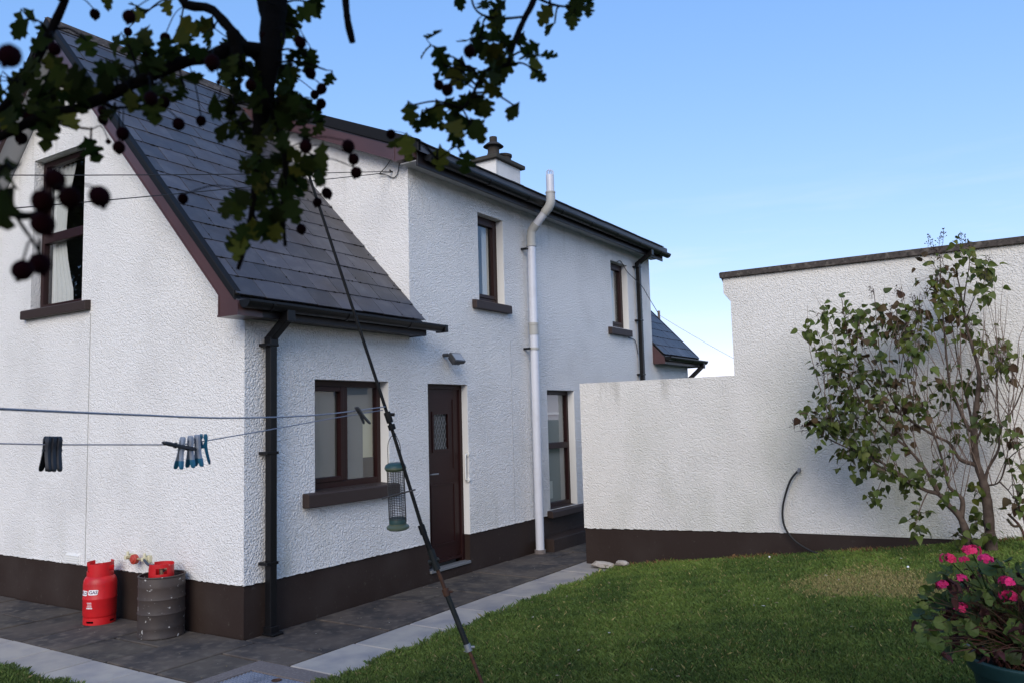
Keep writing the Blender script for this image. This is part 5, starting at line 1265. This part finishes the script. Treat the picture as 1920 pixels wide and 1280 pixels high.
hgt = rn.uniform(.014,.040,n)*(1+.30*fbm(x,y,2.2,2)/2)*(1-.35*dry)+.02*edge*rn.uniform(0,1,n)**2+.035*np.clip(wallb,0,1)*rn.uniform(0,1,n)**2
tuft = np.clip(fbm(x,y,11,12)-.9,0,2); hgt = hgt*(1+.35*tuft)+.03*edge*(rn.uniform(0,1,n) < .12)
hgt = np.clip(hgt,.010,.10)
an = rn.uniform(0,2*np.pi,n); wd = rn.uniform(.0008,.0018,n)*(1+.25*(d > 5)); lean = rn.normal(0,.45,(n,2))*hgt[:,None]
ca, sa = np.cos(an)*wd, np.sin(an)*wd
V = np.zeros((n,4,3))
V[:,0] = np.stack([x-ca,y-sa,z-.012],1); V[:,1] = np.stack([x+ca,y+sa,z-.012],1)
V[:,2] = np.stack([x+lean[:,0]*.45+ca*.7,y+lean[:,1]*.45+sa*.7,z+hgt*.6],1)
V[:,3] = np.stack([x+lean[:,0],y+lean[:,1],z+hgt*(1-.12*np.abs(lean).sum(1)/hgt)],1)
me = bpy.data.meshes.new('grass'); me.vertices.add(n*4); me.vertices.foreach_set('co', V.reshape(-1).astype(np.float32))
F = (np.arange(n)*4)[:,None]+np.array([0,1,2,0,2,3]); me.loops.add(n*6); me.loops.foreach_set('vertex_index', F.reshape(-1).astype(np.int32))
me.polygons.add(n*2); me.polygons.foreach_set('loop_start', (np.arange(n*2)*3).astype(np.int32)); me.update(calc_edges=True)
g1_ = np.array([.070,.126,.024]); g2_ = np.array([.110,.168,.036]); g3_ = np.array([.040,.076,.018]); dr_ = np.array([.27,.24,.105]); br_ = np.array([.15,.085,.040])
m1 = np.clip(.5+.34*fbm(x,y,2.4,7)/1.3+.22*fbm(x,y,9,17)/1.3+rn.normal(0,.20,n),0,1)[:,None]
col = g3_*(1-m1)+g2_*m1; pick = rn.uniform(0,1,n); col = np.where((pick < .15)[:,None], g1_, col)
dm = (np.clip(dry,0,1)*.80+.04 > rn.uniform(0,1,n)); col = np.where(dm[:,None], dr_*rn.uniform(.6,1.15,(n,1)), col)
wm = (np.clip(wallb,0,1)*.8 > rn.uniform(0,1,n)); col = np.where(wm[:,None], br_*rn.uniform(.5,1.2,(n,1)), col)
far = np.clip((x+.5)/4.2,0,1)[:,None]; col = col*(.74+far*np.array([.60,.52,.38]))  # foreground shade put into the blade colour; drier, lighter grass towards the wall
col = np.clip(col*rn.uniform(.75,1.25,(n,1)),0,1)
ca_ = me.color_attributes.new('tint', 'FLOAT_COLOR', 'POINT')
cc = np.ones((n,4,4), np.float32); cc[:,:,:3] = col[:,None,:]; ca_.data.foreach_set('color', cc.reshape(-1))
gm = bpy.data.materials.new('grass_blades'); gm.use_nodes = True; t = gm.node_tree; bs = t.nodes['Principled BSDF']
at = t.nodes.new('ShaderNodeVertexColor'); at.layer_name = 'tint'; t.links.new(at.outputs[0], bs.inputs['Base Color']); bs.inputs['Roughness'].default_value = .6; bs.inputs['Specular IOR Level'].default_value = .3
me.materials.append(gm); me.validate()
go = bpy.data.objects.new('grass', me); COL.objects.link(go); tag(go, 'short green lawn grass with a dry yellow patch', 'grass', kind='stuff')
# fallen leaves and grit: too many and too small to pick apart
fr_ = random.Random(77); lit = MB()
for _ in range(170):
    if fr_.random() < .45:
        p = Vector((fr_.uniform(-.5,4.0), fr_.uniform(-5.2,-1.5), 0)); p.z = lawn_z(p.x,p.y)+.030; s_ = fr_.uniform(.008,.020)
    else:
        p = Vector((fr_.uniform(-.9,3.8), fr_.uniform(-.88,-.03), .004)) if fr_.random() < .6 else Vector((fr_.uniform(-.9,-.05), fr_.uniform(-.4,3.6), .004)); s_ = fr_.uniform(.003,.011)
    a_ = fr_.uniform(0,6.28); u_ = Vector((math.cos(a_),math.sin(a_),fr_.uniform(-.2,.2)))*s_; v_ = Vector((-math.sin(a_),math.cos(a_),fr_.uniform(-.2,.2)))*s_*.6
    lit.add([p-u_, p+v_+Vector((0,0,s_*.15)), p+u_, p-v_+Vector((0,0,s_*.1))], [(0,1,2,3)])
tag(lit.build('leaf_litter', M_('fallen_bits', (.20,.15,.08), .8, .2, var=(9,(.42,.40,.36),.5,.6)), recalc=False), 'small fallen leaves and pale bits scattered on path and lawn', 'litter', kind='stuff')
# a few daisies in the lawn
for i, (px_, py_) in enumerate(((1443,1049),(1703,1069),(1198,1049))):
    p = on_lawn(px_, py_); b = MB(); c = p+Vector((0,0,.032)); b.tube([p, c], .0012, 4)
    b.tube([c, c+Vector((-.003,0,.003))], [.010,.008], 10)
    tag(b.build('daisy', mat['whitetxt']), ('white daisy in the lawn left of the hose','white daisy in the lawn beside the geranium','white daisy in the lawn near the pale stones')[i], 'flower', 'daisies')

# ---------------------------------------------------------------- trees left of the house, mirrored in the gable window
def far_tree(x, y, h, r_, label, seed):
    q = np.random.default_rng(seed); t = thing('tree', (x,y,-.1), label, 'tree', 'trees left of the house')
    b = MB(); b.tube([(x,y,-.1),(x+.1,y,h*.3),(x-.05,y+.1,h*.55),(x,y,h*.85)], [.22,.17,.11,.03], 10)
    for k in range(9):
        a = q.uniform(0,6.28); z0 = h*q.uniform(.25,.7); b.tube([(x,y,z0),(x+r_*.5*math.cos(a),y+r_*.5*math.sin(a),z0+h*.10),(x+r_*.8*math.cos(a),y+r_*.8*math.sin(a),z0+h*.2)], [.08,.05,.015], 6)
    b.build('trunk', mat['bark'], t, smooth='all')
    n = 42000; c = []
    cl = [(q.uniform(0,6.28), q.uniform(.2,1), q.uniform(.18,1)) for _ in range(60)]
    cc_ = np.array([(x+r_*rr_*math.cos(a)*math.sin(math.pi*min(.93,zz_*.8+.18)), y+r_*rr_*math.sin(a)*math.sin(math.pi*min(.93,zz_*.8+.18)), h*zz_) for a, rr_, zz_ in cl])
    P = cc_[q.integers(0,60,n)]+q.normal(0,r_*.17,(n,3)); U = q.normal(0,1,(n,3)); U /= np.linalg.norm(U,axis=1)[:,None]; Wv = np.cross(U, q.normal(0,1,(n,3))); Wv /= np.linalg.norm(Wv,axis=1)[:,None]
    s_ = q.uniform(.05,.11,(n,1)); V = np.stack([P-U*s_, P+Wv*s_*.5, P+U*s_, P-Wv*s_*.5],1).reshape(-1,3)
    me = bpy.data.meshes.new('crown'); me.from_pydata(V.tolist(), [], [(4*i,4*i+1,4*i+2,4*i+3) for i in range(n)]); me.materials.append(mat['haw'][0])
    o = bpy.data.objects.new('crown', me); COL.objects.link(o); adopt(o, t)
far_tree(-7.5,17.5,9.5,3.0,'broad tree mirrored in the left of the gable window',1)
far_tree(-3.2,16.0,7.0,2.4,'lower tree mirrored in the middle of the gable window',2)
far_tree(-12.5,16.5,10.5,3.3,'tallest tree mirrored at the far left of the gable window',3)
